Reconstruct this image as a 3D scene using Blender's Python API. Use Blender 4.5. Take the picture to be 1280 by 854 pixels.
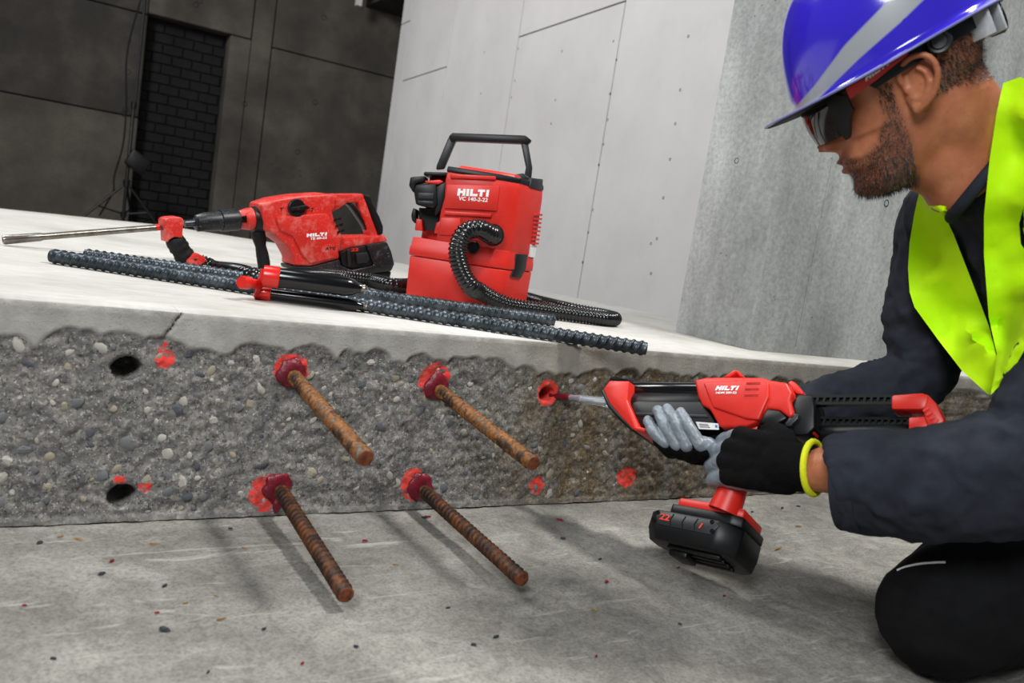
import bpy, bmesh, math, random
from mathutils import Vector, Matrix, noise
from mathutils.bvhtree import BVHTree
V = Vector
random.seed(7)
for _o in list(bpy.data.objects):
    bpy.data.objects.remove(_o)
SC = bpy.context.scene
COL = SC.collection

# ------------------------------------------------------------------ camera
FPX = 1022.0
AX = (V((0.85099, 0.06777, 0.52079)), V((-0.50274, -0.18163, 0.84514)), V((0.15187, -0.98103, -0.12050)))
CAM = V((0, 0, 0.4716))          # world: X along the slab, Y into it, Z up, floor at 0

def c2w(c):
    return V((AX[0].dot(c), AX[1].dot(c), AX[2].dot(c)))

def ray(px, py):
    return c2w(V(((px - 640) / FPX, (py - 427) / FPX, 1.0)))

def at(px, py, d):
    return CAM + ray(px, py) * d

def on_z(px, py, z):
    r = ray(px, py)
    return CAM + r * ((z - CAM.z) / r.z)

def on_y(px, py, y):
    r = ray(px, py)
    return CAM + r * ((y - CAM.y) / r.y)

def on_pl(px, py, o, n):
    r = ray(px, py)
    return CAM + r * ((o - CAM).dot(n) / r.dot(n))

cam_d = bpy.data.cameras.new('camera')
cam_o = bpy.data.objects.new('camera', cam_d)
COL.objects.link(cam_o)
_R = Matrix((c2w(V((1, 0, 0))), c2w(V((0, -1, 0))), c2w(V((0, 0, -1))))).transposed()
cam_o.matrix_world = Matrix.Translation(CAM) @ _R.to_4x4()
cam_d.sensor_width = 36
cam_d.lens = FPX / 1280 * 36
cam_d.clip_start = 0.02
cam_d.dof.use_dof = True
cam_d.dof.focus_distance = 1.5
cam_d.dof.aperture_fstop = 6.0
SC.camera = cam_o

# ------------------------------------------------------------------ world, lights, exposure
w = bpy.data.worlds.new('world')
SC.world = w
w.use_nodes = True
w.node_tree.nodes['Background'].inputs[0].default_value = (0.80, 0.88, 1.0, 1)
w.node_tree.nodes['Background'].inputs[1].default_value = 0.15

def area(name, loc, target, size, power, col=(1, 1, 1), spread=180):
    l = bpy.data.lights.new(name, 'AREA')
    l.shape = 'DISK'
    l.size = size
    l.energy = power
    l.color = col
    l.spread = math.radians(spread)
    o = bpy.data.objects.new(name, l)
    COL.objects.link(o)
    o.location = loc
    o.rotation_euler = (V(target) - V(loc)).to_track_quat('-Z', 'Y').to_euler()
    return o

area('key_light', (1.75, 0.45, 3.3), (0.75, 0.8, 0.1), 0.40, 104, (1, 0.98, 0.95))
area('slab_light', (-0.3, 2.4, 3.6), (0.9, 2.0, 0.3), 1.3, 36, (0.96, 0.98, 1.0))
area('front_light', (-1.5, -0.9, 2.3), (0.9, 1.4, 0.5), 1.2, 92, (0.96, 0.98, 1.0))
area('hall_light', (-1.8, 4.6, 3.9), (1.9, 6.0, 1.0), 1.6, 215, (1, 0.985, 0.96))

SC.view_settings.view_transform = 'Standard'
SC.view_settings.look = 'None'
SC.view_settings.gamma = 1
SC.view_settings.exposure = 0.0
SC.view_settings.use_curve_mapping = False

# ------------------------------------------------------------------ materials
def lin(h):
    if not isinstance(h, str):
        return tuple(h)
    r = [int(h[i:i + 2], 16) / 255 for i in (0, 2, 4)]
    return tuple(c / 12.92 if c <= 0.04045 else ((c + 0.055) / 1.055) ** 2.4 for c in r)

class NT:
    def __init__(s, name):
        s.m = bpy.data.materials.new(name)
        s.m.use_nodes = True
        s.t = s.m.node_tree
        s.b = s.t.nodes['Principled BSDF']
        s.co = s.t.nodes.new('ShaderNodeTexCoord').outputs['Object']

    def n(s, typ, **kw):
        nd = s.t.nodes.new(typ)
        for k, v in kw.items():
            setattr(nd, k, v)
        return nd

    def put(s, sock, v):
        if isinstance(v, bpy.types.NodeSocket):
            s.t.links.new(v, sock)
        else:
            if sock.type == 'RGBA' and len(v) == 3:
                v = tuple(v) + (1,)
            sock.default_value = v

    def noise(s, scale, detail=4, rough=0.55, stretch=None, dist=0.0):
        nd = s.n('ShaderNodeTexNoise')
        co = s.co
        if stretch:
            mp = s.n('ShaderNodeMapping')
            s.put(mp.inputs['Vector'], co)
            mp.inputs['Scale'].default_value = stretch
            co = mp.outputs[0]
        s.put(nd.inputs['Vector'], co)
        nd.inputs['Scale'].default_value = scale
        nd.inputs['Detail'].default_value = detail
        nd.inputs['Roughness'].default_value = rough
        nd.inputs['Distortion'].default_value = dist
        return nd.outputs['Fac']

    def voro(s, scale, feature='F1', out='Distance'):
        nd = s.n('ShaderNodeTexVoronoi', feature=feature)
        s.put(nd.inputs['Vector'], s.co)
        nd.inputs['Scale'].default_value = scale
        return nd.outputs[out]

    def ramp(s, f, stops):
        nd = s.n('ShaderNodeValToRGB')
        s.put(nd.inputs[0], f)
        e = nd.color_ramp.elements
        while len(e) < len(stops):
            e.new(0.5)
        for i, (p, c) in enumerate(stops):
            e[i].position = p
            c = lin(c) if isinstance(c, str) else ((c, c, c) if isinstance(c, (int, float)) else c)
            e[i].color = tuple(c) + (1,)
        return nd.outputs[0]

    def mix(s, f, a, b, mode='MIX'):
        nd = s.n('ShaderNodeMix', data_type='RGBA', blend_type=mode)
        s.put(nd.inputs[0], f)
        s.put(nd.inputs[6], lin(a) if isinstance(a, str) else a)
        s.put(nd.inputs[7], lin(b) if isinstance(b, str) else b)
        return nd.outputs[2]

    def math(s, op, a, b=0.0, clamp=False):
        nd = s.n('ShaderNodeMath', operation=op)
        nd.use_clamp = clamp
        s.put(nd.inputs[0], a)
        s.put(nd.inputs[1], b)
        return nd.outputs[0]

    def attr(s, name):
        nd = s.n('ShaderNodeAttribute')
        nd.attribute_name = name
        return nd.outputs['Fac']

    def bump(s, h, strength=0.3, dist=0.002):
        nd = s.n('ShaderNodeBump')
        s.put(nd.inputs['Height'], h)
        nd.inputs['Strength'].default_value = strength
        nd.inputs['Distance'].default_value = dist
        s.put(s.b.inputs['Normal'], nd.outputs[0])

    def fin(s, color=None, rough=0.5, metal=0.0, spec=0.5, coat=0.0):
        if color is not None:
            s.put(s.b.inputs['Base Color'], lin(color) if isinstance(color, str) else color)
        s.put(s.b.inputs['Roughness'], rough)
        s.put(s.b.inputs['Metallic'], metal)
        s.b.inputs['Specular IOR Level'].default_value = spec
        s.b.inputs['Coat Weight'].default_value = coat
        s.b.inputs['Coat Roughness'].default_value = 0.08
        return s.m

def plain(name, c1, c2=None, scale=60, rough=0.5, metal=0.0, spec=0.5, coat=0.0, bs=0.0, bscale=400, bd=0.0006, lo=0.4, hi=0.65):
    t = NT(name)
    c2 = c2 or c1
    col = t.ramp(t.noise(scale), [(lo, c1), (hi, c2)])
    if bs:
        t.bump(t.noise(bscale, 3), bs, bd)
    return t.fin(col, rough, metal, spec, coat)

def concrete(name, dark, mid, light, s=2.0, streak=None, bs=0.35, pit=True):
    t = NT(name)
    a = t.ramp(t.noise(s, 8, 0.62, streak), [(0.30, dark), (0.52, mid), (0.72, light)])
    f = t.ramp(t.noise(90, 4, 0.7), [(0.35, 0.78), (0.62, 1.06)])
    col = t.mix(1.0, a, f, 'MULTIPLY')
    h = t.noise(160, 5, 0.7)
    if pit:
        v = t.voro(38)
        p = t.ramp(v, [(0.05, 0.35), (0.10, 1.0)])
        g = t.ramp(t.noise(9, 2), [(0.52, 1.0), (0.60, 0.0)])
        p2 = t.mix(g, p, (1, 1, 1))
        col = t.mix(1.0, col, p2, 'MULTIPLY')
    t.bump(h, bs, 0.0015)
    return t.fin(col, 0.88, 0, 0.3)

def dusty(name, base, dust, amount=0.62, rough=0.42):
    t = NT(name)
    d = t.ramp(t.noise(28, 8, 0.72), [(amount - 0.1, 0.0), (amount + 0.16, 0.8)])
    sp = t.ramp(t.noise(260, 3, 0.6), [(0.60, 0.0), (0.72, 0.6)])
    f = t.math('MAXIMUM', d, sp)
    col = t.mix(f, base, dust)
    t.bump(t.noise(500, 2), 0.12, 0.0004)
    return t.fin(col, t.math('ADD', t.math('MULTIPLY', f, 0.35), rough), 0, 0.5)

M = {}
M['red'] = plain('red_plastic', 'cd2116', 'd4281b', 30, 0.42, bs=0.08, bscale=900)
M['red_gloss'] = plain('red_gloss', 'ca1a12', 'd32318', 30, 0.25)
M['red_dusty'] = dusty('red_dusty_plastic', lin('c8241c'), lin('d98b80'), 0.60)
M['black'] = plain('black_plastic', '08090a', '0d0e10', 40, 0.42, spec=0.35, bs=0.1, bscale=900)
M['black_gloss'] = plain('black_gloss', '060607', '0a0a0c', 40, 0.18)
M['black_dusty'] = dusty('black_dusty_plastic', lin('0c0e11'), lin('6d7880'), 0.66)
M['grey_dark'] = plain('dark_grey_plastic', '15191c', '1c2124', 40, 0.45)
M['rubber'] = plain('black_rubber', '070708', '0c0c0d', 40, 0.6, spec=0.3)
M['hose'] = plain('hose_plastic', '060708', '0a0b0c', 40, 0.22, spec=0.6)
M['steel'] = plain('steel', '8f8b84', '6b6259', 35, 0.32, 1.0)
M['steel_dark'] = plain('dark_steel', '3c4348', '565e64', 60, 0.34, 0.85)
M['white_print'] = plain('white_print', 'f2f2f2', rough=0.5)
M['red_print'] = plain('red_print', 'd8301e', rough=0.5)
M['black_print'] = plain('black_print', '1a1210', rough=0.6)
M['paper'] = plain('paper', 'd8d8d8', 'e4e4e4', 80, 0.6)
M['blue'] = plain('blue_plastic', '2a6fb5', rough=0.4)
M['yellow'] = plain('yellow_knit', 'd9e012', 'e6ea25', 300, 0.9, bs=0.5, bscale=900)
M['resin'] = plain('red_resin', '5e0a1a', '7c1128', 90, 0.4, bs=0.5, bscale=160, bd=0.003)
M['paintred'] = plain('red_spray', 'e8403a', 'f05848', 120, 0.8)
M['dry'] = None

def m_rust():
    t = NT('rusty_steel')
    n1 = t.noise(38, 6, 0.7)
    col = t.ramp(n1, [(0.34, '2a1d15'), (0.45, '4f3420'), (0.53, '96602a'), (0.60, '59402c'), (0.70, '8a867e')])
    s = t.ramp(t.noise(200, 3), [(0.4, 0.7), (0.65, 1.1)])
    t.bump(t.noise(420, 3), 0.4, 0.0008)
    return t.fin(t.mix(1.0, col, s, 'MULTIPLY'), 0.62, 0.25)
M['rust'] = m_rust()
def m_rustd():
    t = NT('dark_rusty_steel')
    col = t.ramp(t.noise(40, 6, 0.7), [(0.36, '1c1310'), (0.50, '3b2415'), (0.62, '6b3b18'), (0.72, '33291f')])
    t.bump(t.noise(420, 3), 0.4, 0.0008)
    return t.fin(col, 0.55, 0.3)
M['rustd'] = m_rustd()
M['rustend'] = plain('rust_end', '7a3d1c', '4a2413', 160, 0.85, bs=0.4)
M['rebar'] = plain('rebar_steel', '30373c', '525a60', 40, 0.38, 0.7)

M['drywall'] = None
def m_dry():
    t = NT('drywall_board')
    a = t.ramp(t.noise(1.1, 5, 0.6), [(0.3, 'b8b6b6'), (0.7, 'c9c8c8')])
    b = t.ramp(t.noise(7, 6, 0.65), [(0.55, 1.0), (0.8, 0.93)])
    t.bump(t.noise(300, 3), 0.1, 0.0006)
    return t.fin(t.mix(1.0, a, b, 'MULTIPLY'), 0.9, 0, 0.25)
M['drywall'] = m_dry()
M['joint'] = plain('joint_gap', '56544f', '6a675f', 40, 0.95)
M['wallback'] = concrete('old_concrete', '3a3733', '55514a', '6e6a61', 1.3, bs=0.3)
M['wallback2'] = concrete('dark_old_concrete', '2b2926', '3d3a36', '55514a', 1.6, bs=0.3)
M['wallside'] = concrete('grey_concrete', '6c6f6d', '9da09e', 'c0c3c1', 3.6, (1, 1, 0.35), bs=0.35)
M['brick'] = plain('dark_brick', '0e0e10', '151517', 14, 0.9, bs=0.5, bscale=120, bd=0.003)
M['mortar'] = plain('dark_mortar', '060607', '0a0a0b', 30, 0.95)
M['hole'] = plain('hole_dark', '0d0b0a', '17130f', 90, 0.95)

def m_top():
    t = NT('slab_top_concrete')
    a = t.ramp(t.noise(2.6, 7, 0.6), [(0.32, 'aeaba3'), (0.50, 'c0beb8'), (0.70, 'cdccc7')])
    b = t.ramp(t.noise(26, 6, 0.7, (0.6, 2.2, 1)), [(0.32, 0.86), (0.6, 1.02)])
    c = t.ramp(t.voro(70), [(0.06, 0.5), (0.10, 1.0)])
    g = t.ramp(t.noise(12, 2), [(0.56, 1.0), (0.62, 0.0)])
    col = t.mix(1.0, t.mix(1.0, a, b, 'MULTIPLY'), t.mix(g, c, (1, 1, 1)), 'MULTIPLY')
    t.bump(t.noise(140, 5, 0.7), 0.3, 0.0012)
    return t.fin(col, 0.85, 0, 0.3)
M['top'] = m_top()

def m_face():
    t = NT('broken_concrete_face')
    rough = t.attr('rough')
    stain = t.attr('stain')
    paint = t.attr('paint')
    sm = t.ramp(t.noise(14, 7, 0.6), [(0.3, '8a8882'), (0.55, 'a3a19b'), (0.75, 'b3b1ab')])
    sm = t.mix(1.0, sm, t.ramp(t.voro(120), [(0.06, 0.55), (0.12, 1.0)]), 'MULTIPLY')
    v = t.n('ShaderNodeTexVoronoi')
    t.put(v.inputs['Vector'], t.co)
    v.inputs['Scale'].default_value = 210
    cell = t.ramp(t.math('FRACT', t.math('MULTIPLY', v.outputs['Color'], 1.0)), [(0.1, '55565a'), (0.45, '80807f'), (0.75, 'a09d97'), (0.97, 'd6d1c8')])
    ag = t.ramp(t.noise(70, 6, 0.75), [(0.30, '4a4a4c'), (0.45, '787775'), (0.58, '9b9893'), (0.72, 'cac6bf')])
    ag = t.mix(0.5, ag, cell)
    ag = t.mix(1.0, ag, t.ramp(t.noise(9, 4), [(0.3, 0.82), (0.7, 1.12)]), 'MULTIPLY')
    wsp = t.ramp(t.noise(340, 2, 0.5), [(0.62, 0.0), (0.68, 0.75)])
    dsp = t.ramp(t.noise(300, 2, 0.5, (1.1, 1, 0.9)), [(0.32, 0.8), (0.38, 0.0)])
    ag = t.mix(dsp, t.mix(wsp, ag, 'd2cec6'), '2c2c2e')
    ag = t.mix(1.0, ag, (0.80, 0.79, 0.77), 'MULTIPLY')
    col = t.mix(rough, sm, ag)
    st = t.ramp(t.noise(16, 6, 0.65, (1.4, 1, 0.35)), [(0.30, 0.15), (0.62, 1.0)])
    col = t.mix(t.math('MULTIPLY', stain, st, True), col, t.mix(1.0, col, lin('d0b78c'), 'MULTIPLY'))
    pf = t.ramp(t.noise(130, 4, 0.7), [(0.36, 0.0), (0.50, 1.0)])
    pn = t.math('MULTIPLY', t.math('GREATER_THAN', t.math('ADD', paint, t.math('MULTIPLY', t.math('SUBTRACT', t.noise(90, 4, 0.7), 0.5), 1.3)), 0.5), 0.92)
    col = t.mix(t.math('MULTIPLY', pn, pf), col, 'ee3a30')
    t.bump(t.noise(190, 6, 0.75), 0.6, 0.003)
    return t.fin(col, t.ramp(stain, [(0.0, 0.9), (1.0, 0.68)]), 0, 0.35)
M['face'] = m_face()

def m_floor():
    t = NT('dusty_floor_concrete')
    a = t.ramp(t.noise(3.2, 8, 0.62, (1, 1.6, 1), 0.6), [(0.28, '716e68'), (0.50, '8b8881'), (0.72, 'a6a39b')])
    b = t.ramp(t.noise(24, 7, 0.7, None, 0.8), [(0.30, 0.66), (0.55, 1.0), (0.75, 1.18)])
    c = t.ramp(t.noise(230, 4, 0.75), [(0.34, 0.62), (0.56, 1.05)])
    col = t.mix(1.0, t.mix(1.0, a, b, 'MULTIPLY'), c, 'MULTIPLY')
    d = t.ramp(t.noise(11, 6, 0.6, (0.5, 3.0, 1), 1.5), [(0.60, 0.0), (0.70, 0.45)])
    col = t.mix(d, col, 'c2bfb8')
    t.bump(t.math('ADD', t.noise(200, 5, 0.75), t.math('MULTIPLY', t.noise(30, 4), 1.5)), 0.55, 0.003)
    return t.fin(col, 0.9, 0, 0.3)
M['floor'] = m_floor()
M['st_white'] = plain('pale_stone', 'a5a198', 'b8b3a9', 120, 0.85, bs=0.4)
M['st_beige'] = plain('beige_stone', '8f8674', 'a09784', 120, 0.85, bs=0.4)
M['st_grey'] = plain('grey_stone', '5f6262', '77797a', 120, 0.85, bs=0.4)
M['st_dark'] = plain('slate_stone', '4a4e52', '5a5f64', 120, 0.85, bs=0.4)
M['wood'] = plain('wood_splinter', '8a6a3c', 'a58552', 200, 0.9)
M['chipdark'] = plain('dark_chip', '2b3136', '3a4046', 100, 0.8)
M['chipred'] = plain('red_chip', '8f1a1e', '6a1418', 100, 0.7)
M['skin'] = None

# ------------------------------------------------------------------ mesh helpers
def root_loc(p):
    while p.parent:
        p = p.parent
    return V(p.location)

def thing(name, label, cat, loc, group=None):
    o = bpy.data.objects.new(name, None)
    COL.objects.link(o)
    o.location = loc
    o.empty_display_size = 0.05
    o['label'] = label
    o['category'] = cat
    if group:
        o['group'] = group
    return o

def tag(o, label, cat, group=None):
    o['label'] = label
    o['category'] = cat
    if group:
        o['group'] = group
    return o

class B:
    def __init__(s):
        s.bm = bmesh.new()

    def add(s, vs, fs):
        v = [s.bm.verts.new(p) for p in vs]
        for f in fs:
            try:
                s.bm.faces.new([v[i] for i in f])
            except ValueError:
                pass
        return s

    def prism(s, pts, vec):
        pts = [V(p) for p in pts]
        n = len(pts)
        vec = V(vec)
        nrm = V((0, 0, 0))
        for i in range(n):
            nrm += (pts[i] - pts[0]).cross(pts[(i + 1) % n] - pts[0])
        if nrm.dot(vec) > 0:
            pts.reverse()
        return s.add(pts + [p + vec for p in pts],
                     [tuple(range(n)), tuple(range(2 * n - 1, n - 1, -1))] +
                     [((i + 1) % n, i, n + i, n + (i + 1) % n) for i in range(n)])

    def box(s, o, x, y, z):
        """corner o and three edge vectors"""
        o, x, y, z = V(o), V(x), V(y), V(z)
        return s.prism([o, o + x, o + x + y, o + y], z)

    def cbox(s, c, x, y, z):
        """centre and three half-extent vectors"""
        x, y, z = V(x), V(y), V(z)
        return s.box(V(c) - x - y - z, 2 * x, 2 * y, 2 * z)

    def tube(s, path, r, seg=12, cap=True, squash=None):
        """r: number, list or function(i, t); squash=(vector, factor) flattens the section along vector"""
        path = [V(p) for p in path]
        n = len(path)
        tans = []
        for i in range(n):
            a, b = path[max(i - 1, 0)], path[min(i + 1, n - 1)]
            tans.append((b - a).normalized())
        up = V((0, 0, 1)) if abs(tans[0].z) < 0.9 else V((1, 0, 0))
        u = (up - tans[0] * up.dot(tans[0])).normalized()
        rings = []
        for i in range(n):
            t = tans[i]
            u = (u - t * u.dot(t)).normalized()
            w_ = t.cross(u)
            ri = r(i, i / max(n - 1, 1)) if callable(r) else (r[i] if isinstance(r, (list, tuple)) else r)
            ring = []
            for k in range(seg):
                a = 2 * math.pi * k / seg
                rr = ri(a) if callable(ri) else ri
                d = (u * math.cos(a) + w_ * math.sin(a)) * rr
                if squash:
                    q = squash[0]
                    d -= q * d.dot(q) * (1 - squash[1])
                ring.append(path[i] + d)
            rings.append(ring)
        vs = [p for ring in rings for p in ring]
        fs = []
        for i in range(n - 1):
            for k in range(seg):
                k2 = (k + 1) % seg
                fs.append((i * seg + k, i * seg + k2, (i + 1) * seg + k2, (i + 1) * seg + k))
        if cap:
            fs.append(tuple(range(seg - 1, -1, -1)))
            fs.append(tuple((n - 1) * seg + k for k in range(seg)))
        return s.add(vs, fs)

    def lathe(s, o, axis, prof, seg=24):
        """prof: list of (distance along axis, radius)"""
        o, axis = V(o), V(axis).normalized()
        return s.tube_rings([(o + axis * d, r) for d, r in prof], axis, seg)

    def tube_rings(s, cr, axis, seg):
        up = V((0, 0, 1)) if abs(axis.z) < 0.9 else V((1, 0, 0))
        u = (up - axis * up.dot(axis)).normalized()
        w_ = axis.cross(u)
        vs, fs = [], []
        for c, r in cr:
            for k in range(seg):
                a = 2 * math.pi * k / seg
                vs.append(c + (u * math.cos(a) + w_ * math.sin(a)) * max(r, 1e-5))
        for i in range(len(cr) - 1):
            for k in range(seg):
                k2 = (k + 1) % seg
                fs.append((i * seg + k, i * seg + k2, (i + 1) * seg + k2, (i + 1) * seg + k))
        fs.append(tuple(range(seg - 1, -1, -1)))
        fs.append(tuple((len(cr) - 1) * seg + k for k in range(seg)))
        return s.add(vs, fs)

    def ell(s, c, x, y, z, seg=16, rings=10):
        """ellipsoid: centre and three semi-axis vectors"""
        c, x, y, z = V(c), V(x), V(y), V(z)
        vs = [c + z]
        for i in range(1, rings):
            p = math.pi * i / rings
            for k in range(seg):
                a = 2 * math.pi * k / seg
                vs.append(c + z * math.cos(p) + (x * math.cos(a) + y * math.sin(a)) * math.sin(p))
        vs.append(c - z)
        fs = []
        for k in range(seg):
            k2 = (k + 1) % seg
            fs.append((0, 1 + k, 1 + k2))
            for i in range(rings - 2):
                a = 1 + i * seg
                fs.append((a + k, a + seg + k, a + seg + k2, a + k2))
            a = 1 + (rings - 2) * seg
            fs.append((a + k, len(vs) - 1, a + k2))
        return s.add(vs, fs)

    def bev(s, off=0.002, seg=2, ang=25):
        s.bm.normal_update()
        es = [e for e in s.bm.edges if len(e.link_faces) == 2 and e.calc_face_angle(0) > math.radians(ang)]
        bmesh.ops.bevel(s.bm, geom=es, offset=off, segments=seg, affect='EDGES', clamp_overlap=True, profile=0.5)
        return s

    def build(s, name, mat, parent=None, smooth=40, recalc=True):
        if recalc:
            bmesh.ops.recalc_face_normals(s.bm, faces=s.bm.faces)
        me = bpy.data.meshes.new(name)
        if parent:
            loc = root_loc(parent)
        else:
            xs = [v.co for v in s.bm.verts]
            loc = V((sum(c.x for c in xs) / len(xs), sum(c.y for c in xs) / len(xs), min(c.z for c in xs)))
        for v in s.bm.verts:
            v.co -= loc
        s.bm.to_mesh(me)
        s.bm.free()
        for m in (mat if isinstance(mat, (list, tuple)) else [mat]):
            me.materials.append(M[m] if isinstance(m, str) else m)
        if smooth:
            for p in me.polygons:
                p.use_smooth = True
            me.set_sharp_from_angle(angle=math.radians(smooth))
        o = bpy.data.objects.new(name, me)
        COL.objects.link(o)
        if parent:
            o.parent = parent
        else:
            o.location = loc
        return o

def smooth_path(pts, n=8):
    """Catmull-Rom through the points"""
    p = [V(q) for q in pts]
    p = [p[0] * 2 - p[1]] + p + [p[-1] * 2 - p[-2]]
    out = []
    for i in range(1, len(p) - 2):
        for k in range(n):
            t = k / n
            a, b, c, d = p[i - 1], p[i], p[i + 1], p[i + 2]
            out.append(0.5 * ((2 * b) + (c - a) * t + (2 * a - 5 * b + 4 * c - d) * t * t + (3 * b - a - 3 * c + d) * t ** 3))
    out.append(p[-2])
    return out

def resample(path, step):
    out = [path[0].copy()]
    acc = 0.0
    for a, b in zip(path, path[1:]):
        L = (b - a).length
        if L < 1e-9:
            continue
        t = step - acc
        while t <= L:
            out.append(a + (b - a) * (t / L))
            t += step
        acc = L - (t - step)
    return out

def text(name, s, o, xd, yd, h, mat, parent, width=None, ext=0.0004, shear=0.0, bold=0.02):
    """letters of height h standing at o along xd, up yd; width forces the run length"""
    cu = bpy.data.curves.new(name, 'FONT')
    cu.body = s
    cu.size = 1.0
    cu.offset = bold
    cu.extrude = 0.01
    cu.shear = shear
    cu.resolution_u = 3
    tmp = bpy.data.objects.new('tmp', cu)
    COL.objects.link(tmp)
    dg = bpy.context.evaluated_depsgraph_get()
    me = bpy.data.meshes.new_from_object(tmp.evaluated_get(dg))
    bpy.data.objects.remove(tmp)
    xs = [v.co.x for v in me.vertices]
    ys = [v.co.y for v in me.vertices]
    x0, x1, y0, y1 = min(xs), max(xs), min(ys), max(ys)
    xd, yd = V(xd).normalized(), V(yd).normalized()
    zd = xd.cross(yd)
    sy = h / (y1 - y0)
    sx = width / (x1 - x0) if width else sy
    loc = root_loc(parent)
    for v in me.vertices:
        c = v.co.copy()
        v.co = V(o) + xd * (c.x - x0) * sx + yd * (c.y - y0) * sy + zd * (c.z * ext / 0.01 + ext * 0.4) - loc
    me.materials.append(M[mat])
    ob = bpy.data.objects.new(name, me)
    COL.objects.link(ob)
    ob.parent = parent
    return ob

def logo(name, o, xd, yd, w_, h, mat, parent, shear=0.0):
    """the maker's heavy block lettering built from bars"""
    R = [(0, 0, .32, 1), (.32, .38, .62, .72), (.62, 0, .94, 1), (1.06, 0, 1.38, 1), (1.50, 0, 1.82, 1), (1.82, 0, 2.44, .34),
         (2.42, .66, 3.28, 1), (2.69, 0, 3.01, .66), (3.44, 0, 3.76, 1)]
    xd, yd = V(xd).normalized(), V(yd).normalized()
    zd = xd.cross(yd)
    b = B()
    for x0, y0, x1, y1 in R:
        q = []
        for x, y in ((x0, y0), (x1, y0), (x1, y1), (x0, y1)):
            q.append(V(o) + xd * ((x + shear * y) * w_ / 3.76) + yd * (y * h) + zd * 0.0003)
        b.prism(q, zd * 0.0004)
    return b.build(name, mat, parent, smooth=0)

def remesh(bm, voxel, smooth=2):
    me = bpy.data.meshes.new('tmp')
    bm.to_mesh(me)
    bm.free()
    o = bpy.data.objects.new('tmp', me)
    COL.objects.link(o)
    r = o.modifiers.new('r', 'REMESH')
    r.mode = 'VOXEL'
    r.voxel_size = voxel
    if smooth:
        q = o.modifiers.new('s', 'SMOOTH')
        q.iterations = smooth
        q.factor = 0.5
    dg = bpy.context.evaluated_depsgraph_get()
    out = bpy.data.meshes.new_from_object(o.evaluated_get(dg))
    bpy.data.objects.remove(o)
    bpy.data.meshes.remove(me)
    return out

def mesh_obj(name, me, mat, parent, mats=None):
    loc = root_loc(parent)
    for v in me.vertices:
        v.co -= loc
    me.materials.clear()
    for m in (mats or [mat]):
        me.materials.append(M[m])
    for p in me.polygons:
        p.use_smooth = True
    o = bpy.data.objects.new(name, me)
    COL.objects.link(o)
    o.parent = parent
    return o
# ================================================================== SETTING
ZT = 0.3036          # top of the raised slab
YF = 1.2             # front face of the slab

def grid(xs, ys, fn):
    b = B()
    n, m = len(xs), len(ys)
    vs = [fn(x, y) for y in ys for x in xs]
    fs = [(j * n + i, j * n + i + 1, (j + 1) * n + i + 1, (j + 1) * n + i) for j in range(m - 1) for i in range(n - 1)]
    b.add(vs, fs)
    return b

def frange(a, b, s):
    n = max(1, int(round((b - a) / s)))
    return [a + (b - a) * i / n for i in range(n)]

def fl(x, y):
    z = 0.0
    if -0.6 < x < 2.0 and 0.1 < y < 1.25:
        p = V((x, y, 0))
        z = -0.0022 + 0.0022 * noise.noise(p * 9) + 0.0012 * noise.noise(p * 45) + 0.0008 * noise.noise(p * 110)
        z = min(z, 0.0)
    return V((x, y, z))
xs = frange(-4, -0.5, 0.4) + frange(-0.5, 1.7, 0.009) + frange(1.7, 9.0, 0.4) + [9]
ys = frange(-2, 0.2, 0.3) + frange(0.2, 1.3, 0.009) + frange(1.3, 10, 0.6) + [10]
floor = grid(xs, ys, fl).build('floor', 'floor', None, 0)
floor['kind'] = 'structure'
floor['label'] = 'dusty grey concrete floor in front of the slab edge'

# ---- raised slab
slab_pts = [(-2.5, YF + 0.10), (9.0, YF + 0.10), (9.0, 2.0), (1.90, 2.02), (1.42, 3.30), (1.05, 3.60), (0.55, 3.98), (-0.07, 3.58), (-2.5, 3.2)]
b = B().prism([V((x, y, ZT)) for x, y in slab_pts], V((0, 0, -ZT + 0.0)))
slab = b.build('concrete_slab', 'top', None, 0)
slab['kind'] = 'structure'
slab['label'] = 'raised concrete slab with a pale floated top'

HOLES = [(0.137, 0.220, 0.0165), (0.147, 0.037, 0.0165), (0.834, 0.208, 0.0135)]
hills = []
x = -2.4
rh = random.Random(3)
while x < 8.9:
    wd = rh.uniform(0.016, 0.050)
    hills.append((x, wd, rh.uniform(0.012, 0.038)))
    x += wd * rh.uniform(0.9, 1.5)

def zb(x):
    h = 0.0
    for c, wd, hh in hills:
        q = (x - c) / wd
        if abs(q) < 1:
            h = max(h, hh * math.sqrt(1 - q * q))
    return ZT - 0.068 + h + 0.004 * noise.noise(V((x * 60, 0, 3)))

PAINT = [  # x, z, rx, rz, strength : spray marks round the drilled holes
    (0.362, 0.230, .030, .028, .85), (0.604, 0.226, .030, .030, .9), (0.345, 0.036, .028, .030, .85), (0.592, 0.045, .026, .030, .8),
    (0.834, 0.212, .024, .026, .95), (0.844, 0.036, .018, .020, .75), (1.054, 0.047, .026, .024, .8),
    (0.142, 0.062, .010, .007, .8), (0.175, 0.050, .010, .010, .75), (0.183, 0.240, .018, .024, .55)]
fx = frange(-2.5, -0.35, 0.05) + frange(-0.35, 1.75, 0.003) + frange(1.75, 9.0, 0.05) + [9.0]
fz = frange(0.0, ZT, 0.003) + [ZT]
att = {'rough': [], 'stain': [], 'paint': []}

def sstep(a, b_, x):
    t = max(0.0, min(1.0, (x - a) / (b_ - a)))
    return t * t * (3 - 2 * t)

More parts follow.
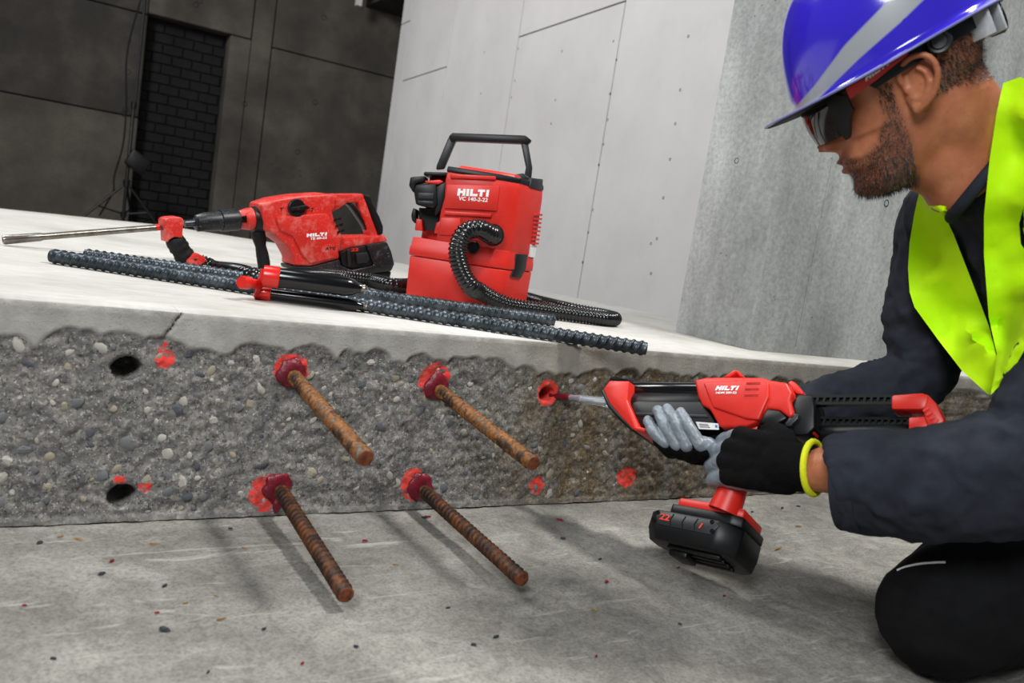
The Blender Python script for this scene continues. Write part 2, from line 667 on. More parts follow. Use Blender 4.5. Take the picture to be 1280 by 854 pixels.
def facept(x, z):
    p = V((x, z, 0))
    bz = zb(x)
    r = 1 - sstep(bz - 0.004, bz + 0.001, z)
    if z < 0.012:
        r *= 0.7
    n1, n2, n3 = noise.noise(p * 26), noise.noise(p * 75), noise.noise(p * 190)
    y = r * (0.005 + 0.0035 * n1 + 0.0032 * n2 + 0.0016 * n3)
    y += (1 - r) * 0.0012 * (0.5 + n1)
    if ZT - z < 0.005:
        y += 0.004 * max(0, n2 + 0.1) * (1 - (ZT - z) / 0.005) + 0.001
    for hx, hz, hr in HOLES:
        d = math.hypot((x - hx) * 0.92, (z - hz) * 1.1) + 0.002 * n2
        if d < hr + 0.006:
            y += 0.07 * (1 - sstep(hr - 0.002, hr + 0.0015, d)) + 0.004 * (1 - sstep(hr, hr + 0.006, d))
    if 0.18 < x < 0.25 and z > .25:
        qx = (x - 0.2005) + (ZT - z) * 0.55 + .004 * n2
        y += .012 * max(0.0, 1 - abs(qx) / .0024)
    pa = 0.0
    for qx, qz, rx, rz, s_ in PAINT:
        d = math.hypot((x - qx) / rx, (z - qz) / rz)
        if d < 1.6:
            pa = max(pa, s_ * (1 - sstep(0.55, 1.35, d)))
    att['rough'].append(r)
    att['stain'].append(sstep(0.62, 0.92, x + 0.05 * n1) * (0.35 + 0.65 * r))
    att['paint'].append(pa)
    return V((x, YF + y, z))
b = B()
n_, m_ = len(fx), len(fz)
vs = [facept(x, z) for z in fz for x in fx]
fs = [(j * n_ + i, j * n_ + i + 1, (j + 1) * n_ + i + 1, (j + 1) * n_ + i) for j in range(m_ - 1) for i in range(n_ - 1)]
# lip that ties the face to the slab top
fs2 = []
base = len(vs)
vs += [V((x, YF + 0.105, ZT + 0.0004)) for x in fx]
fs += [((m_ - 1) * n_ + i, (m_ - 1) * n_ + i + 1, base + i + 1, base + i) for i in range(n_ - 1)]
for k in att:
    att[k] += [0.0] * n_
b.add(vs, fs)
b.bm.faces.ensure_lookup_table()
for f in b.bm.faces[-(n_ - 1):]:
    f.material_index = 1
face = b.build('slab_face', ['face', 'top'], slab, 0, recalc=False)
for k, vals in att.items():
    a = face.data.attributes.new(k, 'FLOAT', 'POINT')
    a.data.foreach_set('value', vals)
for p in face.data.polygons:
    p.use_smooth = True
face['label'] = 'rough broken front face showing aggregate below a smooth band'

# ---- aggregate stones showing in the broken face
rs = random.Random(11)
shapes = []
for k in range(5):
    bm = bmesh.new()
    bmesh.ops.create_uvsphere(bm, u_segments=7, v_segments=5, radius=1.0)
    for v in bm.verts:
        v.co *= 1 + 0.28 * noise.noise(v.co * 1.3 + V((k * 9, 0, 0)))
    me = bpy.data.meshes.new('stone')
    bm.to_mesh(me)
    bm.free()
    for p in me.polygons:
        p.use_smooth = k % 2 == 0
    shapes.append(me)
stone_mesh = {}
for mi, mn in enumerate(('st_white', 'st_beige', 'st_grey', 'st_dark')):
    for k, me in enumerate(shapes):
        c = me.copy()
        c.materials.append(M[mn])
        stone_mesh[(mi, k)] = c
placed = []
while len(placed) < 280:
    x = -0.06 + 1.16 * rs.random() ** 1.15
    z = rs.uniform(0.012, 0.262)
    s = rs.choice([0.0028, 0.0036, 0.0045, 0.0055, 0.007, 0.009])
    if z > zb(x) - 0.008:
        continue
    if any(math.hypot(x - h[0], z - h[1]) < h[2] + 0.012 + s for h in HOLES):
        continue
    if any(math.hypot(x - q[0], z - q[1]) < (q[2] + s) * 0.9 for q in placed):
        continue
    placed.append((x, z, s))
big = [(126, 436, 0, 11), (328, 487, 0, 10), (247, 533, 0, 7), (141, 512, 1, 6), (60, 612, 1, 8), (243, 442, 3, 11), (203, 549, 0, 6), (86, 460, 1, 6), (44, 422, 0, 6), (328, 583, 3, 9), (28, 565, 2, 9),
       (113, 543, 3, 8), (161, 557, 2, 11), (455, 480, 3, 8), (498, 500, 0, 6), (480, 535, 3, 8), (470, 640, 1, 6), (406, 520, 0, 6), (300, 510, 2, 7), (570, 560, 2, 7), (590, 480, 0, 6), (250, 470, 3, 7)]
fixed = []
for px, py, mi, sz in big:
    p = on_y(px, py, YF)
    fixed.append((p.x, p.z, sz * p.length / FPX * .8, mi))
placed = fixed + [q + (None,) for q in placed if not any(math.hypot(q[0] - f[0], q[1] - f[1]) < f[2] + q[2] for f in fixed)]
for (x, z, s, fm) in placed:
    mi = fm if fm is not None else rs.choices((0, 1, 2, 3), (0.28, 0.24, 0.30, 0.18))[0]
    o = bpy.data.objects.new('stone', stone_mesh[(mi, rs.randrange(5))])
    COL.objects.link(o)
    o.parent = face
    dy = 0.005 + 0.003 * noise.noise(V((x, z, 0)) * 26)
    o.location = V((x, YF + dy + s * 0.16, z)) - root_loc(slab)
    o.rotation_euler = (rs.uniform(-.3, .3), rs.uniform(0, 6), rs.uniform(-.3, .3))
    o.scale = (s * rs.uniform(0.9, 1.5), s * 0.36, s * rs.uniform(0.7, 1.1))

# ---- concrete wall standing on the slab at the right
wr = B()
prof = [(1.478, 1.60), (1.486, 1.353), (1.492, 1.347), (9.0, 1.347), (9.0, 1.60)]
wr.prism([V((x, y, ZT + 0.0005)) for x, y in prof], V((0, 0, 3.2)))
wside = wr.build('wall_right', 'wallside', None, 0)
wside['kind'] = 'structure'
wside['label'] = 'grey cast concrete wall with tie holes behind the worker'

def dish(c, nrm, r, parent, name='tie_hole', mat='hole'):
    nrm = V(nrm).normalized()
    return B().lathe(V(c) - nrm * 0.01, nrm, [(0, r), (0.011, r), (0.0105, r * 0.8), (0.006, r * 0.55), (0.006, 0)], 14).build(name, mat, parent)
for px, py in ((1108, 254), (1192, 96)):
    dish(on_y(px, py, 1.347), (0, -1, 0), 0.009, wside)
p0 = on_pl(921, 201, V((1.482, 1.5, 0)), V((1, 0, 0)))
dish(V((1.4818, p0.y, p0.z)), (-1, -.03, 0), 0.007, wside)
# thin vertical casting fin on the wall face
b = B()
for i in range(9):
    z0 = ZT + 0.02 + i * 0.16
    xx = 1.640 + 0.004 * noise.noise(V((i, 3, 0)))
    b.box(V((xx, 1.3455, z0)), V((0.004, 0, 0)), V((0, 0.003, 0)), V((0, 0, 0.15)))
b.build('casting_fin', 'wallside', wside, 0)

# ---- drywall partition
UD = V((0.07282, 0.99734, 0))
ND = V((0.99734, -0.07282, 0))
DD = 2.2
dw = B()
def dpt(s, z, o=0.0):
    return ND * (DD + o) + UD * s + V((0, 0, z))
dw.prism([dpt(1.9, 0.002, .014), dpt(7.24, 0.002, .014), dpt(7.24, 3.6, .014), dpt(1.9, 3.6, .014)], ND * 0.075)
dry = dw.build('wall_partition', 'joint', None, 0)
dry['kind'] = 'structure'
dry['label'] = 'white drywall partition of tall boards with screw heads'
def dz(px, py):
    return on_pl(px, py, ND * DD, ND).z
j1 = (dz(651, 47) + dz(780, 0)) / 2
j2 = (dz(497, 105) + dz(557, 82)) / 2
S = [1.9, 3.59, 4.77, 5.96, 7.0, 7.24]
zs = [[], [j1], [], [j2], [dz(500, 32)]]
for i in range(5):
    lv = [0.015] + zs[i] + [3.6]
    for a, c in zip(lv, lv[1:]):
        g = 0.0038
        B().box(dpt(S[i] + g, a + g, 0), UD * (S[i + 1] - S[i] - 2 * g), V((0, 0, c - a - 2 * g)), ND * 0.0125).bev(0.002, 1).build('panel', 'drywall', dry, 0)
scr = [(612, 110), (603, 250), (597, 320), (585, 385), (573, 440), (557, 560), (545, 620), (530, 700), (812, 97), (790, 240), (777, 330),
       (763, 425), (745, 528), (728, 637), (712, 730), (475, 137), (457, 267), (446, 330), (358, 130), (349, 215), (340, 260), (268, 140), (258, 250), (620, 160), (712, 650)]
for zx, zy in scr:
    p = on_pl(480 + zx / 2.134, zy / 2.134, ND * DD, ND)
    B().lathe(p + ND * 0.002, -ND, [(0, .007), (0.0025, .007), (0.0028, .005), (0.0015, .003), (0.0015, 0)], 10).build('screw', 'grey_dark', dry)

# ---- back wall with a bricked-up doorway
YB = 9.5
bk = B().box(V((-6, YB + 0.02, 0.001)), V((12, 0, 0)), V((0, 0.05, 0)), V((0, 0, 0.05)))
wback = bk.build('wall_back', 'wallback2', None, 0)
wback['kind'] = 'structure'
wback['label'] = 'dark old concrete wall with formwork joints and a bricked-up doorway'
g = 0.012
pan = [(-6, .955, 0.002, 1.135, 'wallback'), (-6, .955, 1.135, 2.17, 'wallback2'), (-6, .955, 2.17, 4.6, 'wallback2'), (.955, 1.99, 2.185, 4.6, 'wallback'),
       (1.775, 1.99, 0.002, 2.185, 'wallback'), (1.99, 2.215, 0.002, 4.6, 'wallback'), (2.215, 6, 0.002, 2.16, 'wallback'), (2.215, 6, 2.16, 4.6, 'wallback')]
for x0, x1, z0, z1, mt in pan:
    gx0 = 0 if x0 in (-6, 1.775) else g / 2
    gx1 = 0 if (x1 in (.955, 6) or (x0, z0) == (1.775, 0.002)) else g / 2
    B().box(V((x0 + gx0, YB, z0 + g / 2)), V((x1 - x0 - gx0 - gx1, 0, 0)), V((0, 0, z1 - z0 - g)), V((0, 0.35, 0))).bev(0.006, 1).build('panel', mt, wback, 0)
B().box(V((-6, YB + 0.36, 0)), V((12, 0, 0)), V((0, 0.1, 0)), V((0, 0, 4.6))).build('backing', 'mortar', wback, 0)
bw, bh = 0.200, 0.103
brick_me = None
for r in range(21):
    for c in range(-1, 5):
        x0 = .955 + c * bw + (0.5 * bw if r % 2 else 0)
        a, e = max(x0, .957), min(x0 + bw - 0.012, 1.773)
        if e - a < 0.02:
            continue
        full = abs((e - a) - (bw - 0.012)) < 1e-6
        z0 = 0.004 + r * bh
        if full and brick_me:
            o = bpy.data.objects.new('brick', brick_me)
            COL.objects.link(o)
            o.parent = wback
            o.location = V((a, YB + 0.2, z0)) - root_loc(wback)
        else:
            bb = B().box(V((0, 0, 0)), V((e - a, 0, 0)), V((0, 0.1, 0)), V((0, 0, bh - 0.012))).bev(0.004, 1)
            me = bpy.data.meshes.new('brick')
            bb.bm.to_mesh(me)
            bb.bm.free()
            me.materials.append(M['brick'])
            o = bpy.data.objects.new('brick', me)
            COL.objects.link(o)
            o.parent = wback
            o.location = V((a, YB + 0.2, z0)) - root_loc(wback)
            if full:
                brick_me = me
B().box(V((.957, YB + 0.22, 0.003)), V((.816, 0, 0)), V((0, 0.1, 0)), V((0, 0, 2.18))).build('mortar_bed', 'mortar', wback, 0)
for px, py in ((245, 6), (160, 90), (157, 137), (155, 143), (405, 22), (394, 128), (306, 130), (372, 190), (250, 1)):
    dish(on_y(px, py, YB), (0, -1, 0), 0.028, wback)
rp = random.Random(5)
for cx, cy, n in ((345, 205, 7), (370, 212, 9), (396, 212, 6), (345, 240, 5), (460, 220, 4)):
    for k in range(n):
        dish(on_y(cx + rp.uniform(-6, 6), cy + rp.uniform(-8, 10), YB), (0, -1, 0), rp.uniform(0.006, 0.012), wback, 'pit')
# dark soffit and a white steel angle at the top of the back wall
sf = B().box(V((3.2, 8.3, 2.86)), V((3, 0, 0)), V((0, 1.19, 0)), V((0, 0, 0.25))).build('ceiling', 'wallback2', None, 0)
sf['kind'] = 'structure'
sf['label'] = 'dark concrete soffit above the back wall'
a0 = V((3.0, 9.2, 2.78))
ang = thing('steel_angle', 'white painted steel angle bracket under the dark soffit', 'bracket', a0)
B().box(a0, V((0.06, 0, 0)), V((0, 0.06, 0)), V((0, 0, 0.5))).build('post', 'paper', ang, 0)
B().box(a0 + V((0.06, 0, 0.10)), V((0.6, 0, 0.30)), V((0, 0.06, 0)), V((0, 0, 0.06))).build('arm', 'paper', ang, 0)

# ---- photographer's light stand by the doorway
P = on_y(163, 222, 9.0)
st0 = V((P.x - 0.03, 9.0, 0.0))
st = thing('light_stand', 'black tripod light stand with a lamp head beside the bricked-up doorway', 'light stand', st0)
B().tube([st0 + V((0, 0, 0.06)), st0 + V((0, 0, 1.2)), st0 + V((0.01, 0, 1.21)), st0 + V((0.01, 0, 2.6))], [.016, .016, .011, .011], 10).build('pole', 'black', st)
B().lathe(st0 + V((0, 0, 0.42)), (0, 0, 1), [(0, .02), (0, .032), (.07, .032), (.07, .02)], 12).build('collar', 'black', st)
B().lathe(st0 + V((0, 0, 0.12)), (0, 0, 1), [(0, .02), (0, .028), (.05, .028), (.05, .02)], 12).build('hub', 'black', st)
B().lathe(st0 + V((0, 0, 1.18)), (0, 0, 1), [(0, .02), (0, .026), (.06, .026), (.06, .015)], 12).build('pole_clamp', 'black', st)
for dx, dy in ((-0.40, -0.05), (0.36, -0.12), (0.12, 0.30)):
    foot = st0 + V((dx, dy, 0.008))
    top = st0 + V((0, 0, 0.46))
    lg = B().tube([top, foot + V((0, 0, 0.012))], 0.012, 8).build('leg', 'black', st)
    B().tube([foot + V((-dx * .04, -dy * .04, .02)), foot + V((dx * .02, dy * .02, .012))], 0.015, 8).build('rubber_foot', 'rubber', lg)
    B().tube([st0 + V((0, 0, 0.15)), top.lerp(foot, 0.58)], 0.008, 8).build('brace', 'black', st)
hd = on_y(172, 203, 8.97)
B().cbox(hd, V((0.085, 0, -0.05)), V((0, 0.07, 0)), V((0.035, 0, 0.075))).bev(0.015, 2).build('lamp_head', 'black', st)
cb = [on_y(x, y, 9.05) for x, y in ((188, -40), (160, 60), (158, 130), (154, 180), (143, 220), (142, 238), (133, 255), (124, 270))]
cab = B().tube(smooth_path(cb, 6), 0.008, 6).build('power_cable', 'rubber', None)
tag(cab, 'thin black cable hanging down beside the light stand', 'cable')

# ---- small debris on the floor and slab
dbs = [(98, 674, 'wood', 13), (75, 671, 'wood', 7), (50, 678, 'chip', 8), (206, 732, 'chip', 8), (206, 787, 'chip', 14), (276, 774, 'wood', 12), (305, 685, 'wood', 7),
       (140, 701, 'red', 8), (30, 757, 'red', 6), (192, 680, 'wood', 12), (288, 661, 'chip', 6), (270, 745, 'wood', 7), (232, 754, 'wood', 7), (196, 766, 'red', 5), (330, 786, 'chip', 7),
       (456, 676, 'red', 9), (620, 796, 'chip', 10), (592, 806, 'chip', 8), (745, 820, 'red', 6), (700, 650, 'red', 8), (703, 673, 'chip', 7), (758, 727, 'red', 8), (674, 758, 'wood', 6),
       (742, 762, 'wood', 9), (848, 709, 'wood', 8), (972, 686, 'wood', 17), (998, 658, 'wood', 12), (998, 633, 'chip', 6), (978, 635, 'chip', 5), (750, 699, 'chip', 7), (534, 646, 'red', 8),
       (530, 647, 'chip', 8), (378, 829, 'red', 6), (445, 808, 'chip', 7), (127, 717, 'chip', 8), (494, 706, 'wood', 8), (67, 823, 'chip', 7), (260, 840, 'chip', 6), (850, 780, 'chip', 6), (905, 745, 'red', 6), (560, 760, 'chip', 6), (940, 640, 'chip', 5)]
rd = random.Random(21)
for px, py, kd, sz in dbs:
    p = on_z(px, py, 0.0)
    d = (p - CAM).length
    L = sz * d / FPX * 0.55
    a = rd.uniform(-0.9, 0.9)
    e = V((math.cos(a), math.sin(a), 0))
    f = V((-math.sin(a), math.cos(a), 0))
    wd = L * (0.12 if kd == 'wood' else rd.uniform(0.3, 0.5))
    k = rd.randint(5, 6)
    ring = []
    for i in range(k):
        t = 2 * math.pi * i / k
        rr = rd.uniform(0.75, 1.1)
        ring.append(p + e * (math.cos(t) * L * rr) + f * (math.sin(t) * wd * rr) + V((0, 0, -0.0008)))
    bb = B().prism(ring, V((0, 0, min(L, wd) * 0.5 + 0.0014)))
    bb.bm.verts.ensure_lookup_table()
    for v in bb.bm.verts:
        if v.co.z > 0.0005:
            v.co = p + (v.co - p) * rd.uniform(0.6, 0.95) + V((0, 0, 0.0003))
    nm, mt, lb, ct = {'wood': ('wood_splinter', 'wood', 'tiny pale wood splinter lying on the dusty floor', 'splinter'),
                      'chip': ('concrete_chip', 'chipdark', 'tiny dark grey chip lying on the dusty floor', 'chip'),
                      'red': ('resin_chip', 'chipred', 'tiny dark red resin crumb lying on the dusty floor', 'crumb')}[kd]
    tag(bb.build(nm, mt, None, 0), lb, ct, {'wood': 'wood splinters on the floor', 'chip': 'dark chips on the floor', 'red': 'red crumbs on the floor'}[kd])
# ================================================================== REINFORCING BARS
def rebar(b, p0, p1, r, rib=0.0016, pitch=0.013, seg=24, step=0.0016, helix=False, starts=4):
    p0, p1 = V(p0), V(p1)
    L = (p1 - p0).length
    n = int(L / step)
    path = [p0.lerp(p1, i / n) for i in range(n + 1)]
    def rad(i, t):
        s = t * L
        def f(a):
            half = math.sin(a)
            q = s / pitch + (starts * a / (2 * math.pi) if helix else (0.35 * math.cos(a) * (1 if half > 0 else -1) + (0.5 if half > 0 else 0)))
            w_ = abs((q % 1.0) - 0.5) * 2
            h = min(1.0, max(0.0, 1 - w_ / 0.42) * 2.2)
            if not helix:
                h *= min(1, abs(half) * 3)
                if abs(half) < 0.2:
                    h = 0.6
            if s < 0.003 or L - s < 0.003:
                h = 0
            return r + rib * h
        return f
    return b.tube(path, rad, seg)

# four rusty bars grouted into the slab face
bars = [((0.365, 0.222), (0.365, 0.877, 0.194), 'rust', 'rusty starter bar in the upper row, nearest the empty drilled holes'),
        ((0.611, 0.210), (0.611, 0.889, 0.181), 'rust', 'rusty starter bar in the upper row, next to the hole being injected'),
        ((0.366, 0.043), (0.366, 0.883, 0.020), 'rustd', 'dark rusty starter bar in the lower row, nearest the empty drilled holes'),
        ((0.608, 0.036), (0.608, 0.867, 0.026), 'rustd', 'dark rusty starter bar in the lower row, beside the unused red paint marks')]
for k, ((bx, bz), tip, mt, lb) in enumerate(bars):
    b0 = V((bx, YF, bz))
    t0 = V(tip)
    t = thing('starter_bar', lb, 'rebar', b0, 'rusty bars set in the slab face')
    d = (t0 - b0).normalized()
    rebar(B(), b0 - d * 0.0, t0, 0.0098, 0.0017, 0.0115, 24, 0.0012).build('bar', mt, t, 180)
    B().lathe(t0 - d * 0.0005, d, [(0, .0097), (.0012, .0096), (.0018, .0075), (.0014, 0)], 16).build('cut_end', 'rustend', t)
    # lumpy resin collar
    cb_ = B()
    cb_.ell(b0 + V((-0.004, 0.001, 0.004)), V((.0225, 0, 0)), V((0, .007, 0)), V((0, 0, .0235)), 22, 14)
    cb_.bm.verts.ensure_lookup_table()
    for v in cb_.bm.verts:
        q = v.co - b0
        v.co += q * (0.22 * noise.noise(v.co * 60 + V((k * 5, 0, 0))) + 0.12 * noise.noise(v.co * 190))
    if k == 2:
        cb_.ell(b0 + V((-.002, -.003, -.024)), V((.007, 0, 0)), V((0, .005, 0)), V((0, 0, .014)), 10, 8)
    cb_.build('resin_collar', 'resin', t, 60)['label'] = 'dark red resin squeezed out round the bar'

# two long bars lying on the slab
zr = ZT + 0.0138
ra, rb = on_z(64, 320, zr), on_z(808, 436, zr)
o = rebar(B(), V((ra.x, ra.y, zr)), V((rb.x, rb.y, zr)), 0.0116, 0.0022, 0.0150, 36, 0.0015, True, 2).build('steel_rebar', 'rebar', None, 180)
tag(o, 'long grey ribbed rebar along the slab edge, in front of the other', 'rebar', 'rebars lying on the slab')
RB1 = (V((ra.x, ra.y, zr)), V((rb.x, rb.y, zr)))
ra, rb = on_z(106, 319, zr), on_z(693, 401, zr)
RB2 = (V((ra.x, ra.y, zr)), V((rb.x, rb.y, zr)))
o = rebar(B(), RB2[0], RB2[1], 0.0116, 0.0022, 0.0140, 36, 0.0016, True, 1).build('steel_rebar', 'rebar', None, 180)
tag(o, 'shorter grey ribbed rebar lying behind the other, against the vacuum hose', 'rebar', 'rebars lying on the slab')

# ================================================================== TWIN CARTRIDGE
za, zb2 = ZT + 0.0122, ZT + 0.0446
A0, A1 = on_z(325, 366, za), on_z(450, 382.5, za)
C0, C1 = on_z(335, 345.5, zb2), on_z(447, 360, zb2)
ct = thing('foil_cartridge', 'twin black resin foil cartridge with red caps lying across the rebars', 'cartridge', V((A0.x, A0.y, ZT)))
def cart(p0, p1, r):
    d = (p1 - p0).normalized()
    L = (p1 - p0).length
    B().lathe(p0, d, [(0, r * .9), (.004, r), (L - .02, r), (L - .008, r * .85), (L, r * .55), (L + .006, r * .5), (L + .008, 0)], 24).build('foil_tube', 'black_gloss', ct)
    B().lathe(p0 - d * 0.008, d, [(0, r * .6), (0, r * 1.04), (.003, r * 1.1), (.026, r * 1.1), (.027, r * 1.0)], 24).build('red_cap', 'red_gloss', ct)
    q = B()
    q.lathe(p1 + d * 0.004, d, [(0, r * .52), (.004, r * .42), (.008, r * .5), (.012, r * .2)], 12)
    q.build('foil_crimp', 'steel', ct)
cart(A0, A1, 0.0112)
cart(C0, C1, 0.0172)
dd = (A1 - A0).normalized()
jb = B()
dC = (C1 - C0).normalized()
jb.prism([A0 - dd * .012 + V((0, 0, -.009)), C0 - dC * .012 + V((0, 0.008, .012)), C0 - dC * .012 + V((0, -.010, .012)), A0 - dd * .012 + V((0, -.010, -.009))], dd * .008)
jb.bev(.002).build('head_bridge', 'red_gloss', ct)
nz = on_z(302, 353, ZT + .032)
jm = (A0 + C0) / 2 - dd * .006
jb = B().lathe(nz, (jm - nz), [(0, .006), (0, .0100), (.003, .0112), (.020, .0112), (.020, .008), ((jm - nz).length, .008)], 18)
jb.build('screw_neck', 'red_gloss', ct)

# ================================================================== VACUUM CLEANER
def vz(x, y):
    return 490 + x / 3.713, 160 + y / 3.713
g0, g1, g2, g3 = on_z(505, 371, ZT), on_z(603, 386, ZT), on_z(627, 389, ZT), on_z(657, 388, ZT)
for q in (g0, g1, g2, g3):
    q.z = 0
fr = (g1 - g0).normalized()                 # along the front, to the right
fn = V((fr.y, -fr.x, 0))                    # out of the front, to the camera
back = -fn
g4 = g3 + (g3 - V((0, 0, 0))).normalized() * 0.10 - fr * 0.012
g5 = g0 + back * 0.19 + fr * 0.03
vac = thing('vacuum_cleaner', 'red portable cordless vacuum with a black bail handle standing on the slab', 'vacuum', V(((g0.x + g3.x) / 2, (g0.y + g3.y) / 2, ZT)))
foot = [g0, g1, g2, g3, g4, g5]
cen = sum(foot, V((0, 0, 0))) / 6
def lev(sc, z, dx=V((0, 0, 0))):
    return [cen + (p - cen) * sc + dx + V((0, 0, ZT + z)) for p in foot]
def loft(levels, b=None):
    b = b or B()
    n = len(levels[0])
    vs = [p for l in levels for p in l]
    fs = [tuple(range(n - 1, -1, -1)), tuple((len(levels) - 1) * n + i for i in range(n))]
    for j in range(len(levels) - 1):
        for i in range(n):
            fs.append((j * n + i, j * n + (i + 1) % n, (j + 1) * n + (i + 1) % n, (j + 1) * n + i))
    return b.add(vs, fs)
FO, FNv = g0 + V((0, 0, ZT)), fn
def vf(x, y, out=0.0):
    """zoom pixel -> point on the front plane, moved out"""
    return on_pl(*vz(x, y), FO + fn * out, fn)
def vh(x, y, out=0.0):
    return vf(x, y, out).z - ZT
hA = vh(70, 590)      # top of the lower tank
hB = vh(70, 500)      # shoulder ledge on the left
hT = vh(400, 222)     # top of the upper body
loft([lev(0.965, 0.004), lev(0.985, 0.010), lev(1.0, hA)]).bev(0.006, 2).build('dust_tank', 'red', vac)
loft([lev(1.0, hA + .0012), lev(1.015, hA + .004), lev(1.015, hA + .020), lev(1.0, hA + .026), lev(0.99, hB)]).bev(0.003, 2).build('tank_rim', 'red', vac)
# upper body: full depth, cut back at the left for the battery bay
def sh(p, k):
    return p
xL = vf(235, 300)
u0 = (xL - FO).dot(fr)
fpt = [g0 + fr * u0 + back * 0.004, g1 + back * 0.004, g2 + back * .002, g3, g4, g5 + fr * (u0 * 0.3), g0 + fr * u0 + back * 0.11]
cu = sum(fpt, V((0, 0, 0))) / len(fpt)
def lv2(sc, z):
    return [cu + (p - cu) * sc + V((0, 0, ZT + z)) for p in fpt]
loft([lv2(1.0, hB - .004), lv2(.985, hT - .02), lv2(.97, hT)]).bev(0.004, 2).build('upper_body', 'red', vac)
# left shoulder block behind the battery bay
lb = [g0 + fr * 0.012 + back * 0.075, g0 + fr * (u0 + .01) + back * 0.075, g0 + fr * (u0 + .02) + back * 0.175, g5 + fr * .004]
B().prism([p + V((0, 0, ZT + hB - .004)) for p in lb], V((0, 0, hT - hB - .004))).bev(.004).build('bay_back', 'red', vac)
bt = vf(172, 300, -0.045)
fr3 = fr
# bay cheek and floor
q0 = vf(100, 468, -.004)
B().prism([vf(112, 420, -.006), vf(140, 425, -.006), vf(140, 478, -.006), vf(105, 475, -.006)], back * .07).bev(.002).build('bay_cheek', 'red', vac)
B().prism([vf(205, 440, -.003), vf(238, 425, -.003), vf(240, 492, -.003), vf(195, 490, -.003)], back * .07).bev(.002).build('bay_cheek', 'red', vac)
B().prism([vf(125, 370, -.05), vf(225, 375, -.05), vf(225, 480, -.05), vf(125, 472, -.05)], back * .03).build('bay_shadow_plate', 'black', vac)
# battery
ba = B().prism([vf(100, 290, .006), vf(110, 262, .006), vf(205, 258, .006), vf(210, 355, .006), vf(195, 375, .006), vf(110, 355, .006)], back * 0.07).bev(.004, 2).build('battery', 'black', vac)
B().prism([vf(120, 300, .010), vf(195, 302, .010), vf(193, 330, .010), vf(120, 328, .010)], back * 0.006).bev(.0015).build('battery_rib', 'grey_dark', ba)
B().prism([vf(118, 336, .009), vf(192, 340, .009), vf(190, 356, .009), vf(120, 350, .009)], back * 0.006).bev(.0015).build('battery_rib', 'grey_dark', ba)
B().prism([vf(205, 272, -.002), vf(248, 250, -.002), vf(245, 320, -.002), vf(228, 380, -.002), vf(200, 410, -.002), vf(200, 380, -.002)], back * .05).bev(.002).build('bay_frame', 'black', vac)
B().prism([vf(78, 268, 0.0), vf(85, 228, 0.0), vf(155, 222, 0.0), vf(148, 250, 0.0), vf(112, 258, 0.0), vf(98, 300, 0.0)], back * .08).bev(.003).build('bay_hood', 'black', vac)
B().prism([vf(88, 405, 0.0), vf(98, 370, 0.0), vf(114, 380, 0.0), vf(108, 445, 0.0), vf(92, 430, 0.0)], back * .06).bev(.003).build('bay_guard', 'black', vac)
B().prism([vf(150, 246, 0.0), vf(222, 240, 0.0), vf(240, 250, 0.0), vf(215, 262, 0.0), vf(160, 258, 0.0)], back * .05).bev(.002).build('battery_latch', 'red', vac)
# label plate, ledges
B().prism([vf(255, 262, .002), vf(500, 268, .002), vf(487, 385, .002), vf(242, 372, .002)], back * .01).bev(.0015).build('label_plate', 'red', vac)
B().prism([vf(245, 385, .003), vf(462, 398, .003), vf(458, 416, .003), vf(240, 402, .003)], back * .01).bev(.0015).build('ledge', 'red', vac)
B().prism([vf(268, 212, .002), vf(482, 224, .002), vf(482, 240, .002), vf(270, 232, .002)], back * .01).bev(.0015).build('ledge', 'red', vac)
B().prism([vf(225, 415, .003), vf(318, 418, .003), vf(318, 500, .003), vf(215, 495, .003)], back * .01).bev(.002).build('port_boss', 'red', vac)
a, c = vf(302, 314, .002), vf(447, 320, .002)
logo('maker_logo', a, c - a, V((0, 0, 1)), (c - a).length, (vf(302, 281, .002) - a).length, 'white_print', vac)
a, c = vf(308, 336, .002), vf(443, 344, .002)
text('model_text', 'VC 140-2-22', a, c - a, V((0, 0, 1)), (vf(308, 317, .002) - a).length, 'white_print', vac, (c - a).length)
# black top rim and lid
loft([lv2(.972, hT - .002), lv2(.985, hT + .002), lv2(.97, hT + .012)]).bev(.002).build('top_rim', 'black', vac)
loft([lv2(.80, hT + .010), lv2(.72, hT + .020)]).bev(.003).build('lid', 'red', vac)
a = vf(370, 200, -.06)
B().prism([vf(345, 215, -.05), vf(350, 188, -.05), vf(372, 192, -.05), vf(400, 208, -.05), vf(398, 218, -.05)], back * .03).bev(.002).build('lid_latch', 'black', vac)
B().prism([vf(145, 218, -.01), vf(150, 203, -.01), vf(268, 206, -.01), vf(268, 222, -.01)], back * .10).bev(.002).build('lid_edge', 'black', vac)
# bail handle: flat bar with two legs
hb = -.085
def hp(x, y, o=0):
    return vf(x, y, hb + o)
hbar = B()
hbar.prism([hp(262, 40), hp(278, 22), hp(620, 34), hp(650, 58), hp(628, 78), hp(596, 70), hp(300, 58), hp(275, 68)], back * .034)
hbar.bev(.003)
hn = hbar.build('handle_grip', 'black', vac)
B().prism([hp(262, 42, -.003), hp(296, 58, -.003), hp(240, 188, -.003), hp(203, 192, -.003), hp(208, 170, -.003)], back * .028).bev(.003).build('handle_leg', 'grey_dark', vac)
B().prism([hp(600, 70, -.003), hp(632, 70, -.003), hp(652, 185, -.003), hp(646, 245, -.003), hp(612, 235, -.003), hp(622, 180, -.003)], back * .028).bev(.003).build('handle_leg', 'grey_dark', vac)
B().prism([vf(525, 222, -.07), vf(610, 210, -.07), vf(640, 232, -.07), vf(640, 262, -.07), vf(560, 250, -.07)], back * .06).bev(.002).build('handle_mount', 'black', vac)
